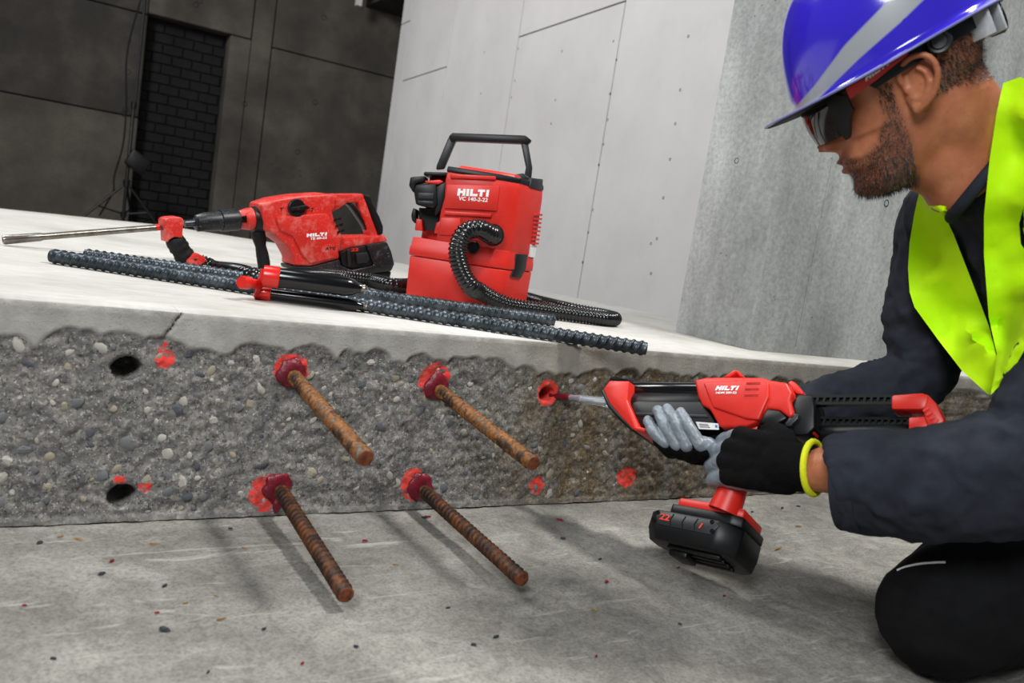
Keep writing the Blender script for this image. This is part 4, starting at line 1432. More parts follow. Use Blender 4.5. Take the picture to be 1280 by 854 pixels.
for sg in (1, -1):
    def E_(x, y, z):
        # ear frame: leans back, flares out towards its rear edge
        xx = x * math.cos(.22) - z * math.sin(.22)
        zz = x * math.sin(.22) + z * math.cos(.22)
        return H(-.004 + xx, sg * (.073 + y - xx * .35), .002 + zz)
    body.ell(E_(-.008, .002, .0), Hv(.0185, -sg * .006, 0), Hv(0, sg * .0055, 0), Hv(-.006, 0, .031), 16, 10)
    hel = [E_(.010, .006, .004), E_(.013, .009, .016), E_(.006, .012, .028), E_(-.006, .013, .0325), E_(-.018, .013, .028), E_(-.0245, .012, .016), E_(-.0245, .011, .002), E_(-.0200, .010, -.012), E_(-.012, .009, -.022), E_(-.004, .008, -.028)]
    body.tube(smooth_path(hel, 5), 0.0042, 10)
    anti = [E_(-.005, .008, .020), E_(-.0135, .009, .012), E_(-.016, .009, .0), E_(-.012, .009, -.010), E_(-.004, .008, -.015), E_(.003, .007, -.012)]
    body.tube(smooth_path(anti, 5), 0.0030, 10)
    body.ell(E_(.006, .005, -.003), Hv(.005, 0, 0), Hv(0, sg * .005, 0), Hv(0, 0, .006), 10, 8)
    body.ell(E_(-.003, .006, -.025), Hv(.0075, 0, 0), Hv(0, sg * .004, 0), Hv(0, 0, .0095), 12, 8)
    body.ell(H(.100, sg * .012, -.024), Hv(.011, 0, 0), Hv(0, .007, 0), Hv(0, 0, .008), 12, 8)
body.ell(H(.094, 0, -.0495), Hv(.009, 0, 0), Hv(0, .021, 0), Hv(0, 0, .0045), 16, 8)
body.ell(H(.0925, 0, -.0625), Hv(.009, 0, 0), Hv(0, .019, 0), Hv(0, 0, .0050), 16, 8)
body.ell(H(.078, 0, -.092), Hv(.018, 0, 0), Hv(0, .022, 0), Hv(0, 0, .013), 16, 8)
# neck
nk = [H(-.030, 0, .020), H(-.032, 0, -.030), at(1196, 158, 1.06), at(1222, 190, 1.07), J['neck'], J['uch']]
body.tube(smooth_path(nk, 5), lambda i, t: .055 + .020 * t * (1 - t) * 2 - .012 * t * t, 28)
body.tube(smooth_path([H(.020, 0, -.050), H(.006, 0, -.085), at(1186, 205, 1.062), at(1212, 236, 1.068)], 5), lambda i, t: .040 + .012 * t, 24)
# torso and limbs under the clothes
lat = (J['shn'] - J['shf']).normalized()
def ring_loft(stations, b, seg=36, pw=0.85):
    """stations: (centre, lateral radius, front radius)"""
    cs = [q[0] for q in stations]
    rings = []
    for i, (c, rl, rf) in enumerate(stations):
        t = (cs[min(i + 1, len(cs) - 1)] - cs[max(i - 1, 0)]).normalized()
        l = (lat - t * lat.dot(t)).normalized()
        f = t.cross(l)
        rg = []
        for k in range(seg):
            a = 2 * math.pi * k / seg
            ca, sa = math.cos(a), math.sin(a)
            rg.append(c + l * rl * math.copysign(abs(ca) ** pw, ca) + f * rf * math.copysign(abs(sa) ** pw, sa))
        rings.append(rg)
    v_ = [p for r in rings for p in r]
    f_ = [tuple(range(seg)), tuple((len(rings) - 1) * seg + k for k in range(seg - 1, -1, -1))]
    for i in range(len(rings) - 1):
        for k in range(seg):
            f_.append((i * seg + k, (i + 1) * seg + k, (i + 1) * seg + (k + 1) % seg, i * seg + (k + 1) % seg))
    b.add(v_, f_)
    return b
def torso(k, b):
    mid = J['shn'].lerp(J['shf'], .5)
    return ring_loft([(J['pelv'], .155 + k, .115 + k), (J['waist'], .140 + k, .105 + k), (J['chest'], .160 + k, .112 + k), (J['chest'].lerp(J['uch'], .6), .155 + k, .100 + k), (J['uch'], .130 + k, .080 + k), (J['uch'].lerp(J['neck'], .6), .082 + k, .064 + k), (J['neck'], .066 + k, .066 + k)], b)
torso(-.012, body)
def limb(b, pts, seg=18, n=6):
    """pts: (point, radius)"""
    path = smooth_path([p for p, r in pts], n)
    rr = []
    for i in range(len(pts) - 1):
        for k in range(n):
            t = k / n
            t = t * t * (3 - 2 * t)
            rr.append(pts[i][1] * (1 - t) + pts[i + 1][1] * t)
    rr.append(pts[-1][1])
    b.tube(path, rr, seg)
    b.ell(path[0], V((rr[0], 0, 0)), V((0, rr[0], 0)), V((0, 0, rr[0])), 14, 10)
    b.ell(path[-1], V((rr[-1], 0, 0)), V((0, rr[-1], 0)), V((0, 0, rr[-1])), 14, 10)
wrn = at(1012, 588, 1.09)
limb(body, [(J['shn'], .050), (J['shn'].lerp(J['eln'], .5), .046), (J['eln'], .040), (J['eln'].lerp(wrn, .4), .042), (J['eln'].lerp(wrn, .8), .034), (wrn, .0285)])
limb(body, [(wrn, .0285), (at(990, 583, 1.115), .022), (at(960, 577, 1.155), .018)])
limb(body, [(J['shf'], .050), (J['elf'], .038), (J['wrf'], .026), (at(885, 556, 1.34), .024)])
KN = [V((1.052, .553, .0815)), on_z(1262, 742, .080)]
HP = [V((1.405, .455, .275)), KN[1] + V((.31, -.14, .205))]
AK = [V((1.44, .52, .052)), KN[1] + V((.39, -.03, -.028))]
for k, h_, a_ in zip(KN, HP, AK):
    limb(body, [(h_, .080), (h_.lerp(k, .5), .070), (k, .056)])
    limb(body, [(k, .056), (k.lerp(a_, .45), .05), (a_, .036), (a_ + V((.11, 0, -.012)), .03)])
bme = remesh(body.bm, .0024, 3)
bm = bmesh.new()
bm.from_mesh(bme)
sel = []
for v in bm.verts:
    x, y, z = Hinv(v.co)
    if -.17 < x < .05 and -.26 < z < -.035 and abs(y) < .12 and x < .012 - .25 * (z + .05):
        sel.append(v)
for _k in range(40):
    bmesh.ops.smooth_vert(bm, verts=sel, factor=.6, use_axis_x=True, use_axis_y=True, use_axis_z=True)
bm.to_mesh(bme)
bm.free()
hair_v, lip_v = [], []
def in_hair(x, y, z):
    """1 where hair or beard grows, head coordinates"""
    ay = abs(y)
    m = 0.0
    # scalp behind and above the ear
    if x < .05 and z > -.03:
        m = max(m, sstep(-.024, -.010, z + .25 * max(0, -x - .045)) * (1 - sstep(-.022, -.008, x) * (1 - sstep(.030, .040, z))))
    # temple and sideburn
    if z > -.035:
        m = max(m, sstep(.012, .020, x) * (1 - sstep(.028, .042, x)) * (1 - sstep(.09, .12, z)) * .85)
    if z > .04 and x < .085:
        m = max(m, 1.0 if x < .07 else .5)
    # beard along the jaw
    if z < .0:
        up = [(.02, .0), (.036, -.016), (.052, -.036), (.074, -.050), (.090, -.038), (.13, -.035)]
        zl = up[0][1]
        for (x0, z0), (x1, z1) in zip(up, up[1:]):
            if x0 <= x <= x1:
                zl = z0 + (z1 - z0) * (x - x0) / (x1 - x0)
        if x > .13:
            zl = -.036
        b_ = (1 - sstep(zl - .012, zl + .002, z)) * sstep(.008, .024, x + .12 * min(0, z + .05)) * (1 - sstep(.108, .118, -z))
        if -.068 < z < -.050 and ay < .020 and x > .085:
            b_ *= .1
        m = max(m, b_)
    return m
for v in bme.vertices:
    x, y, z = Hinv(v.co)
    if -.13 < x < .16 and -.13 < z < .2 and abs(y) < .12:
        ear = abs(y) > .0735 and -.035 < x < .018 and -.036 < z < .042
        hair_v.append(0.0 if ear else in_hair(x, y, z) * (.72 + .28 * noise.noise(v.co * 120)))
        lip_v.append(1.0 if (-.068 < z < -.048 and abs(y) < .02 and x > .085) else 0.0)
    else:
        hair_v.append(0.0)
        lip_v.append(0.0)
# strands
rs2 = random.Random(4)
hb_, bb_ = B(), B()
bme.update()
cand = [i for i, h in enumerate(hair_v) if h > .35]
nb = nh = 0
for q in range(26000):
    i = rs2.choice(cand)
    v = bme.vertices[i]
    x, y, z = Hinv(v.co)
    if rs2.random() > hair_v[i]:
        continue
    beard = z < -.004 and x > 0
    n_ = v.normal
    if beard:
        d = (n_ * .45 + Hv(.25, 0, -1) * .8 + V((rs2.uniform(-1, 1), rs2.uniform(-1, 1), rs2.uniform(-1, 1))) * .35).normalized()
        L = rs2.uniform(.003, .008) * (1.25 if z < -.07 else .8)
        wd = .00027
    else:
        if z > .055:
            continue
        d = (n_ * .5 + Hv(-.3, 0, -1) * .7 + V((rs2.uniform(-1, 1), rs2.uniform(-1, 1), rs2.uniform(-1, 1))) * .25).normalized()
        L = rs2.uniform(.004, .009)
        wd = .00030
    sd_ = d.cross(n_ + V((.01, .02, .03))).normalized() * wd
    p = v.co - n_ * .0005
    tgt = bb_ if beard else hb_
    m_ = p + d * L * .55 + n_ * L * .10
    tgt.add([p - sd_, p + sd_, m_ + sd_ * .7, m_ - sd_ * .7, p + d * L], [(0, 1, 2, 3), (3, 2, 4)])
bo = mesh_obj('body', bme, 'skin', man)
for k, vals in (('hair', hair_v), ('lip', lip_v)):
    a = bme.attributes.new(k, 'FLOAT', 'POINT')
    a.data.foreach_set('value', vals)
o = bb_.build('beard', 'hair', man, 0, recalc=False)
o['kind'] = 'stuff'
o['label'] = 'short dark beard'
o = hb_.build('hair', 'hair', man, 0, recalc=False)
o['kind'] = 'stuff'
o['label'] = 'short dark hair at temple and nape'
for sg in (1, -1):
    e_ = B().ell(H(.0755, sg * .031, .016), Hv(.0115, 0, 0), Hv(0, .0115, 0), Hv(0, 0, .0115), 18, 12).build('eye', 'eye', bo)
    eb = B()
    eb.tube(smooth_path([H(.092, sg * .014, .030), H(.0945, sg * .028, .036), H(.086, sg * .046, .032)], 5), [.002] * 3 + [.003] * 5 + [.0015] * 3, 8)
    eb.build('eyebrow', 'hair', bo)

# ---- shirt
M['shirt'] = None
t = NT('dark_shirt')
wv = t.n('ShaderNodeTexWave')
t.put(wv.inputs['Vector'], t.co)
wv.inputs['Scale'].default_value = 900
t.bump(t.math('ADD', t.noise(700, 2), t.math('MULTIPLY', t.noise(45, 4), 2.0)), 0.35, 0.001)
M['shirt'] = t.fin(t.ramp(t.noise(30, 4), [(0.3, '20232b'), (0.7, '2b2f38')]), 0.9, 0, 0.2)
def wrinkle(me, amp, sc, seedv=V((0, 0, 0))):
    me.update()
    nn = [v.normal.copy() for v in me.vertices]
    for v, n_ in zip(me.vertices, nn):
        p = v.co * sc + seedv
        w_ = noise.noise(p)
        r_ = 1 - abs(noise.noise(p * .8 + V((w_, 7, w_)) * .8)) * 2
        v.co += n_ * amp * (r_ * .8 + w_ * .5 + .3 * noise.noise(p * 2.3))
sb_ = B()
torso(.004, sb_)
limb(sb_, [(J['shn'], .074), (J['shn'].lerp(J['eln'], .5), .066), (J['eln'] + at(1308, 578, .93) * 0, .068)])
limb(sb_, [(J['shf'], .066), (J['shf'].lerp(J['elf'], .5), .058), (J['elf'], .050), (J['elf'].lerp(J['wrf'], .5), .043), (J['wrf'], .034)])
lo_ = [J['shn'].lerp(J['neck'], .35), J['shf'].lerp(J['neck'], .35)]
for q, s_ in zip(lo_, ('shn', 'shf')):
    limb(sb_, [(J[s_], .066), (q, .068), (J['neck'].lerp(J['uch'], .5), .055)])
# near forearm sleeve: straight cut cuff
c0, c1 = J['eln'], at(1052, 604, 1.05)
path = [c0.lerp(c1, i / 14) for i in range(15)]
path = [p + V((0, 0, -.012)) * math.sin(math.pi * i / 14) for i, p in enumerate(path)]
path[-1] = at(1047, 607, 1.05)
sb_.tube(path, [.070 - .012 * (i / 14) ** 1.2 for i in range(15)], 30)
sb_.ell(c0, V((.070, 0, 0)), V((0, .070, 0)), V((0, 0, .070)), 18, 12)
sme = remesh(sb_.bm, .0048, 2)
wrinkle(sme, .0060, 15)
wrinkle(sme, .0042, 34, V((5, 2, 1)))
_n = len(sme.vertices)
_rl = root_loc(man)
BV = BVHTree.FromPolygons([v.co.copy() for v in sme.vertices] + [v.co + _rl for v in bme.vertices], [tuple(p.vertices) for p in sme.polygons] + [tuple(i + _n for i in p.vertices) for p in bme.polygons])
shirt_v = [v.co.copy() for v in sme.vertices]
sme.update()
shirt_n = [v.normal.copy() for v in sme.vertices]
shirt_f = [tuple(p.vertices) for p in sme.polygons]
mesh_obj('shirt', sme, 'shirt', man)['label'] = 'dark charcoal long-sleeved shirt'
# cuff hem and collar
cd = (c1 - path[-3]).normalized()
B().lathe(c1 - cd * .024, cd, [(0, .0585), (.001, .0605), (.024, .0600), (.027, .0585), (.026, .054), (.004, .053)], 32).build('cuff_hem', 'shirt', man, 60)
cC = at(1240, 210, 1.075)
cd1 = (at(1189, 272, 1.075) - cC)
cd2 = (CAM - cC).normalized() * .073
cp = [cC + cd1 * math.cos(2 * math.pi * k / 48) + cd2 * math.sin(2 * math.pi * k / 48) for k in range(49)]
B().tube(cp, .0080, 12, cap=False).build('shirt_collar', 'shirt', man)

# ---- vest
t = NT('neon_vest')
t.bump(t.math('ADD', t.noise(900, 2), t.math('MULTIPLY', t.noise(26, 4), 3.0)), 0.25, 0.0015)
M['vest'] = t.fin(t.ramp(t.noise(18, 4), [(0.3, 'c0fa00'), (0.7, 'ccff08')]), 0.7, 0, 0.25)
def inside(px, py, poly):
    r = False
    n = len(poly)
    for i in range(n):
        x0, y0 = poly[i]
        x1, y1 = poly[(i + 1) % n]
        if (y0 > py) != (y1 > py) and px < (x1 - x0) * (py - y0) / (y1 - y0) + x0:
            r = not r
    return r
VL = [(1151, 231), (1172, 229), (1188, 238), (1191, 254), (1183, 274), (1192, 293), (1213, 347), (1236, 407), (1246, 446), (1247, 470), (1236, 494), (1202, 463), (1172, 424), (1143, 384), (1137, 365), (1135, 335), (1137, 303), (1143, 267)]
VR = [(1254, 104), (1276, 96), (1305, 120), (1320, 180), (1300, 225), (1281, 248), (1270, 280), (1267, 303), (1279, 335), (1284, 356), (1270, 374), (1250, 425), (1240, 460), (1238, 494), (1247, 500), (1236, 478), (1246, 442), (1236, 397), (1230, 320), (1230, 270), (1237, 200), (1246, 140)]
VR = [(1254, 104), (1276, 96), (1305, 120), (1320, 180), (1300, 225), (1282, 248), (1274, 280), (1276, 305), (1296, 335), (1300, 380), (1285, 430), (1262, 470), (1238, 494), (1243, 470), (1246, 442), (1236, 397), (1230, 320), (1230, 270), (1237, 200), (1246, 140)]
def dens(poly, n=5):
    out = []
    for (a, b), (c, d) in zip(poly, poly[1:] + poly[:1]):
        for k in range(n):
            out.append((a + (c - a) * k / n, b + (d - b) * k / n))
    return out
def patch(name, poly, depth, thick, mat, parent):
    """a thick cloth panel: outline filled, gridded, set at its own distance"""
    bm = bmesh.new()
    pts = dens(poly, 4)
    v = [bm.verts.new((x, y, 0)) for x, y in pts]
    es = [bm.edges.new((v[i], v[(i + 1) % len(v)])) for i in range(len(v))]
    bmesh.ops.triangle_fill(bm, use_beauty=True, edges=es)
    for _ in range(2):
        bmesh.ops.subdivide_edges(bm, edges=[e for e in bm.edges if not e.is_boundary and e.calc_length() > 9], cuts=1)
        bmesh.ops.triangulate(bm, faces=bm.faces)
        bmesh.ops.beautify_fill(bm, faces=bm.faces, edges=[e for e in bm.edges if not e.is_boundary])
        for _k in range(3):
            bmesh.ops.smooth_vert(bm, verts=[q for q in bm.verts if not q.is_boundary], factor=.5, use_axis_x=True, use_axis_y=True)
    fr_, bk_ = [], []
    bm.verts.index_update()
    bm.verts.ensure_lookup_table()
    dd_ = []
    for q in bm.verts:
        px, py = q.co.x, q.co.y
        r_ = ray(px, py)
        g_ = depth(px, py)
        hit = BV.ray_cast(CAM, r_.normalized())
        v_ = g_
        if hit[0] is not None:
            z_ = (hit[0] - CAM).length / r_.length
            v_ = max(g_ - .07, min(g_ + .10, z_ - .011))
        dd_.append(v_)
    cap_ = list(dd_)
    nbr = [[e.other_vert(q).index for e in q.link_edges] for q in bm.verts]
    for _k in range(14):
        av = [sum(dd_[m] for m in nb) / len(nb) for nb in nbr]
        dd_ = [min(a * .6 + b * .4, c) for a, b, c in zip(av, dd_, cap_)]
    for q in bm.verts:
        px, py = q.co.x, q.co.y
        d = dd_[q.index] - .002 + wav(px, py, .05, .003)
        fr_.append(at(px, py, d))
        r_ = ray(px, py).normalized()
        bk_.append(at(px, py, d) + r_ * thick)
    nV = len(fr_)
    faces = [tuple(w_.index for w_ in f.verts) for f in bm.faces]
    bd = [(e.verts[0].index, e.verts[1].index) for e in bm.edges if e.is_boundary]
    bm.free()
    b = B().add(fr_ + bk_, faces + [tuple(i + nV for i in reversed(f)) for f in faces] + [(a, c, c + nV, a + nV) for a, c in bd])
    return b.build(name, mat, parent, 60)
def wav(px, py, s=.05, a=.005):
    return a * noise.noise(V((px * s, py * s * .5, 1.0)))
def dl(px, py):
    return 1.055 + (1240 - px) * .00125 + max(0, (1165 - px)) ** 2 * .00005 + (py - 330) * .00006 + wav(px, py)
def dr(px, py):
    return 1.000 - max(0, px - 1235) * .0010 + max(0, 150 - py) * .0003 + max(0, py - 330) * .00035 + wav(px, py)
vest = patch('vest_panel', VL, dl, .006, 'vest', man)
patch('vest_panel', VR, dr, .006, 'vest', man)

# back and shoulders of the vest, lying on the shirt
axis_ = (J['uch'] - J['waist']).normalized()
lt_ = (lat - axis_ * lat.dot(axis_)).normalized()
ft_ = axis_.cross(lt_)
if ft_.dot(J['wrf'] - J['uch']) < 0:
    ft_ = -ft_
keep = []
for f in shirt_f:
    c_ = sum((shirt_v[i] for i in f), V((0, 0, 0))) / len(f)
    n_ = sum((shirt_n[i] for i in f), V((0, 0, 0)))
    q = c_ - J['uch']
    s_, l_, f_ = q.dot(axis_), q.dot(lt_), q.dot(ft_)
    cc_ = c_ - CAM
    pz = V((AX[0].x, AX[0].y, AX[0].z)) 
    cx = V((AX[0][0] * cc_.x + AX[1][0] * cc_.y + AX[2][0] * cc_.z, 0, AX[0][2] * cc_.x + AX[1][2] * cc_.y + AX[2][2] * cc_.z))
    px = 640 + FPX * cx.x / cx.z
    if abs(l_) < .15 and -.36 < s_ < .10 and px > 1288:
        if f_ < .015 - .10 * max(0, abs(l_) - .11) or (s_ > -.05 and .030 < l_ < .115 and f_ < .085):
            keep.append(f)
ids = sorted({i for f in keep for i in f})
mp = {i: k for k, i in enumerate(ids)}
nI = len(ids)
if keep:
    cnt = {}
    for f in keep:
        for a, c in zip(f, f[1:] + f[:1]):
            cnt[(a, c)] = 1
    bd = [(a, c) for a, c in cnt if (c, a) not in cnt]
    adj = {}
    for a, c in bd:
        adj.setdefault(a, []).append(c)
        adj.setdefault(c, []).append(a)
    for _k in range(12):
        new = {a: shirt_v[a] * .4 + sum((shirt_v[m] for m in nb), V((0, 0, 0))) * (.6 / len(nb)) for a, nb in adj.items()}
        for a, p in new.items():
            shirt_v[a] = p
    B().add([shirt_v[i] + shirt_n[i] * .009 for i in ids] + [shirt_v[i] + shirt_n[i] * .004 for i in ids],
            [tuple(mp[i] for i in f) for f in keep] + [tuple(mp[i] + nI for i in reversed(f)) for f in keep] +
            [(mp[a], mp[a] + nI, mp[c] + nI, mp[c]) for a, c in bd]).build('vest_back', 'vest', man, 60)

# ---- trousers and boots
M['trousers'] = plain('black_trousers', '08080a', '0e0e10', 40, 0.85, spec=0.2, bs=0.3, bscale=500)
tb = B()
ring_loft([(J['pelv'] + (J['waist'] - J['pelv']) * .5, .158, .118), (J['pelv'], .172, .130), (J['pelv'] + (J['pelv'] - J['waist']) * .35, .15, .11)], tb)
for i, (k, h_, a_) in enumerate(zip(KN, HP, AK)):
    limb(tb, [(h_, .100), (h_.lerp(k, .5) + V((0, 0, .012)), .098), (k.lerp(h_, .18) + V((0, 0, .01)), .085), (k, .078)])
    limb(tb, [(k, .077), (k.lerp(a_, .45) + V((0, 0, .004)), .066), (a_, .052)])
tme = remesh(tb.bm, .005, 2)
wrinkle(tme, .004, 15, V((3, 1, 2)))
for v in tme.vertices:
    v.co.z = max(v.co.z, .0015)
mesh_obj('trousers', tme, 'trousers', man)['label'] = 'black work trousers'
TV = BVHTree.FromPolygons([v.co + root_loc(man) for v in tme.vertices], [tuple(p.vertices) for p in tme.polygons])
kp = []
for px, py in ((1122, 713), (1130, 709.5), (1140, 707), (1150, 705), (1160, 704), (1170, 703.3), (1182, 703)):
    h_ = TV.ray_cast(CAM, ray(px, py).normalized())[0]
    if h_ is not None:
        kp.append(h_)
kp = smooth_path(kp, 4)
B().tube(kp, .0016, 8).build('knee_piping', 'paper', man)
for a_ in AK:
    bt = B()
    bt.tube([a_ + V((-.03, 0, .0)), a_ + V((.05, 0, -.002)), a_ + V((.10, 0, -.004)), a_ + V((.16, 0, .02)), a_ + V((.21, 0, .028))], [.046, .050, .046, .044, .030], 18)
    me = remesh(bt.bm, .006, 2)
    for v in me.vertices:
        v.co.z = max(v.co.z, .002)
    mesh_obj('boot', me, 'rubber', man)
# ---- gloves
M['knit'] = plain('black_knit_glove', '070708', '0d0d0f', 500, 0.95, spec=0.15, bs=0.5, bscale=1200, bd=.0008)
M['coat'] = plain('grey_glove_coating', '6f7880', '818a92', 60, 0.42, bs=0.3, bscale=260, bd=.0008)
def chain(b, pts, rs, seg=14):
    limb(b, list(zip(pts, rs)), seg, 5)
# near hand closed round the pistol grip
def gq(px, py, o):
    return gp(px, py, o)
Wn = at(1014, 587, 1.092)
kn = [gq(926, 545, .034), gq(913, 560, .036), gq(907, 577, .035), gq(911, 595, .032)]
gl = B()
chain(gl, [at(1011, 586, 1.095), at(997, 584, 1.11), at(982, 582, 1.125)], [.0325, .033, .034])
for i, k in enumerate(kn):
    root_ = at(982, 566 + i * 11, 1.135 - .004 * i)
    chain(gl, [root_, root_.lerp(k, .5) - ray(940, 570) * .006, k], [.022, .0185, .0145])
chain(gl, [at(985, 562, 1.14), gq(968, 541, .020), gq(952, 537, -.006), gq(938, 545, -.022)], [.021, .018, .0145, .0125])
gm = remesh(gl.bm, .0024, 14)
wrinkle(gm, .0012, 60)
g1 = mesh_obj('glove', gm, 'knit', man)
g1['label'] = 'black knit glove with grey palm closed round the pistol grip'
cb_ = B()
fing = [(kn[0], gq(905, 551, .012), gq(905, 556, -.016), gq(925, 560, -.028)), (kn[1], gq(894, 566, .012), gq(896, 570, -.016), gq(918, 573, -.028)),
        (kn[2], gq(890, 583, .012), gq(893, 586, -.016), gq(914, 589, -.028)), (kn[3], gq(893, 600, .012), gq(897, 603, -.016), gq(914, 604, -.026))]
for f in fing:
    chain(cb_, list(f), [.0128, .0118, .0108, .0098])
chain(cb_, [at(965, 608, 1.155), gq(938, 603, .026), gq(912, 599, .026)], [.010, .0135, .0135])
cm = remesh(cb_.bm, .0022, 3)
wrinkle(cm, .0008, 80)
mesh_obj('glove_coating', cm, 'coat', g1)
ctr = at(1017, 585, 1.088)
wd = (Wn - at(1024, 588, 1.083)).normalized()
wdir = (at(985, 582, 1.12) - at(1040, 592, 1.07)).normalized()
ring = []
u_ = (HU - wdir * HU.dot(wdir)).normalized()
u_ = V((0, 0, 1)) - wdir * wdir.z
u_.normalize()
v_ = wdir.cross(u_)
for k in range(33):
    a = 2 * math.pi * k / 32
    ring.append(ctr + u_ * math.cos(a) * .0345 + v_ * math.sin(a) * .0335 + wdir * .006 * math.sin(a + .6))
B().tube(ring, .0045, 10, cap=False).build('glove_cuff', 'yellow', g1)
# far hand under the cassette, fingers up the near side
g2 = B()
fin = [((810, 522), (818, 541), (832, 556)), ((822, 509), (831, 532), (846, 558)), ((834, 507), (846, 532), (859, 560)), ((851, 512), (862, 535), (876, 559))]
gf_ = B()
for i, (a, b, c) in enumerate(fin):
    o_ = .039
    chain(gf_, [gq(a[0], a[1] + 4, o_), gq(*b, o_ + .004), gq(c[0], c[1] - 2, o_ - .004)], [.0082, .0092, .0098])
    chain(g2, [gq(b[0] + 6, b[1] + 10, o_ - .004), gq(c[0] + 2, c[1] + 4, .026), gq(c[0] + 8, c[1] + 8, -.004), gq(c[0] + 16, c[1] + 4, -.030)], [.0108, .0120, .0130, .0150])
chain(g2, [gq(850, 562, -.012), gq(870, 566, -.02), gq(892, 562, -.034), J['wrf']], [.014, .020, .026, .029])
chain(g2, [gq(878, 562, .012), gq(895, 556, .0), gq(900, 545, -.03)], [.013, .016, .018])
chain(g2, [gq(880, 560, -.03), gq(850, 545, -.045), gq(835, 520, -.045)], [.018, .014, .011])
m1 = remesh(g2.bm, .0024, 3)
g2o = mesh_obj('glove', m1, 'knit', man)
g2o['label'] = 'black knit glove with grey fingers under the dispenser'
chain(gf_, [gq(868, 552, .030), gq(882, 556, .026), gq(893, 560, .016)], [.0105, .0125, .0120])
m2 = remesh(gf_.bm, .0016, 2)
wrinkle(m2, .0009, 80)
mesh_obj('glove_coating', m2, 'coat', g2o)

# ================================================================== HARD HAT
t = NT('blue_hat')
sdn = t.ramp(t.math('ADD', t.math('MULTIPLY', t.attr('stripe'), 40.0), 0.5), [(0.45, 1.0), (0.55, 0.0)])
M['hat'] = t.fin(t.mix(sdn, '3425c0', '9a9ea3'), t.ramp(sdn, [(0.0, 0.16), (1.0, 0.42)]), 0, 0.5, 0.5)
M['hatgrey'] = plain('grey_stripe', '8f9398', 'a2a6aa', 40, 0.5)
M['hatrim'] = plain('pale_rim', 'aeb6c4', rough=0.25)
hat = thing('hard_hat', 'glossy blue-violet hard hat with a grey side stripe worn by the worker', 'hard hat', H(0, 0, .05))
X0, HA, HBw, HT = .004, .121, .104, .188
def rim(th):
    return .044 - .014 * math.cos(th)
def shell_pt(th, s, off=0.0):
    """s in 0..1 up the dome"""
    c, q = math.cos(th), math.sin(th)
    s2 = math.sin(s * math.pi / 2) ** .9
    r = (1 - s2 ** 2.5) ** .4 if s2 < 1 else 0.0
    z0 = rim(th)
    x = X0 + (HA - off) * c * r - .010 * s2
    y = (HBw - off) * q * r
    z = z0 + (HT - off - z0) * s2
    if c > -.3 and s2 > .1:
        z += .0035 * math.exp(-(y / .022) ** 2) * (1 - off * 100 if off < .01 else 0) * min(1, s2 * 2)
        if s2 < .9:
            x += .003 * math.exp(-(y / .022) ** 2) * max(c, 0)
    return x, y, z
def brim_pt(th, k, off=0.0):
    """k 0..1 from the dome foot outwards"""
    c, q = math.cos(th), math.sin(th)
    ext = .006 + (.036 * max(c, 0) ** 1.6 if c > 0 else .006 * abs(c) ** 3)
    x, y, z = shell_pt(th, 0)
    dxy = V((c, q * .8, 0)).normalized()
    return x + dxy.x * ext * k, y + dxy.y * ext * k, z - off - (.004 - .007 * max(c, 0) ** 2) * k ** 1.5
NTH, NS, NB = 200, 56, 10
strip = [(.165, .020), (.150, .024), (.124, .031), (.088, .045), (.042, .067), (-.010, .086), (-.052, .104), (-.080, .135), (-.09, .16)]
swid = [.004, .006, .0065, .0075, .0115, .0135, .0145, .016, .017]
def in_strip(x, z):
    best = .05
    for (x0, z0), (x1, z1), w0, w1 in zip(strip, strip[1:], swid, swid[1:]):
        dx, dz_ = x1 - x0, z1 - z0
        t = ((x - x0) * dx + (z - z0) * dz_) / (dx * dx + dz_ * dz_)
        if 0 <= t <= 1:
            d = math.hypot(x - x0 - dx * t, z - z0 - dz_ * t)
            if True:
                best = min(best, d - (w0 + (w1 - w0) * t))
    return best
def hat_layer(off):
    rows = []
    for j in range(NB, 0, -1):
        rows.append([brim_pt(2 * math.pi * k / NTH, j / NB, off) for k in range(NTH)])
    for j in range(NS):
        rows.append([shell_pt(2 * math.pi * k / NTH, j / NS, off) for k in range(NTH)])
    return rows
rows = hat_layer(0)
pts = [p for r in rows for p in r]
top = len(pts)
pts.append((X0 - .010, 0, HT + .0035))
b = B()
vv = [b.bm.verts.new(H(*p)) for p in pts]
for j in range(len(rows) - 1):
    for k in range(NTH):
        k2 = (k + 1) % NTH
        f = b.bm.faces.new((vv[j * NTH + k], vv[j * NTH + k2], vv[(j + 1) * NTH + k2], vv[(j + 1) * NTH + k]))
for k in range(NTH):
    b.bm.faces.new((vv[(len(rows) - 1) * NTH + k], vv[(len(rows) - 1) * NTH + (k + 1) % NTH], vv[top]))
sdv = []
for i, (x, y, z) in enumerate(pts):
    j = i // NTH
    d = in_strip(x, z) if abs(y) > .010 else .05
    if j < NB:
        kb = 1 - j / NB
        d = min(d, (.80 - kb) * .03) if x > .02 else .02
    sdv.append(d)
sho = b.build('shell', 'hat', hat, 180)
sho.data.attributes.new('stripe', 'FLOAT', 'POINT').data.foreach_set('value', sdv)
rows = hat_layer(.004)
rows[0] = [brim_pt(2 * math.pi * k / NTH, 1, 0.0025) for k in range(NTH)]
pts = [p for r in rows for p in r] + [(X0 - .010, 0, HT - .004)]
fs = []
for j in range(len(rows) - 1):
    for k in range(NTH):
        k2 = (k + 1) % NTH
        fs.append((j * NTH + k, (j + 1) * NTH + k, (j + 1) * NTH + k2, j * NTH + k2))
for k in range(NTH):
    fs.append(((len(rows) - 1) * NTH + k, len(pts) - 1, (len(rows) - 1) * NTH + (k + 1) % NTH))
B().add([H(*p) for p in pts], fs).build('liner', 'rubber', hat, 180)
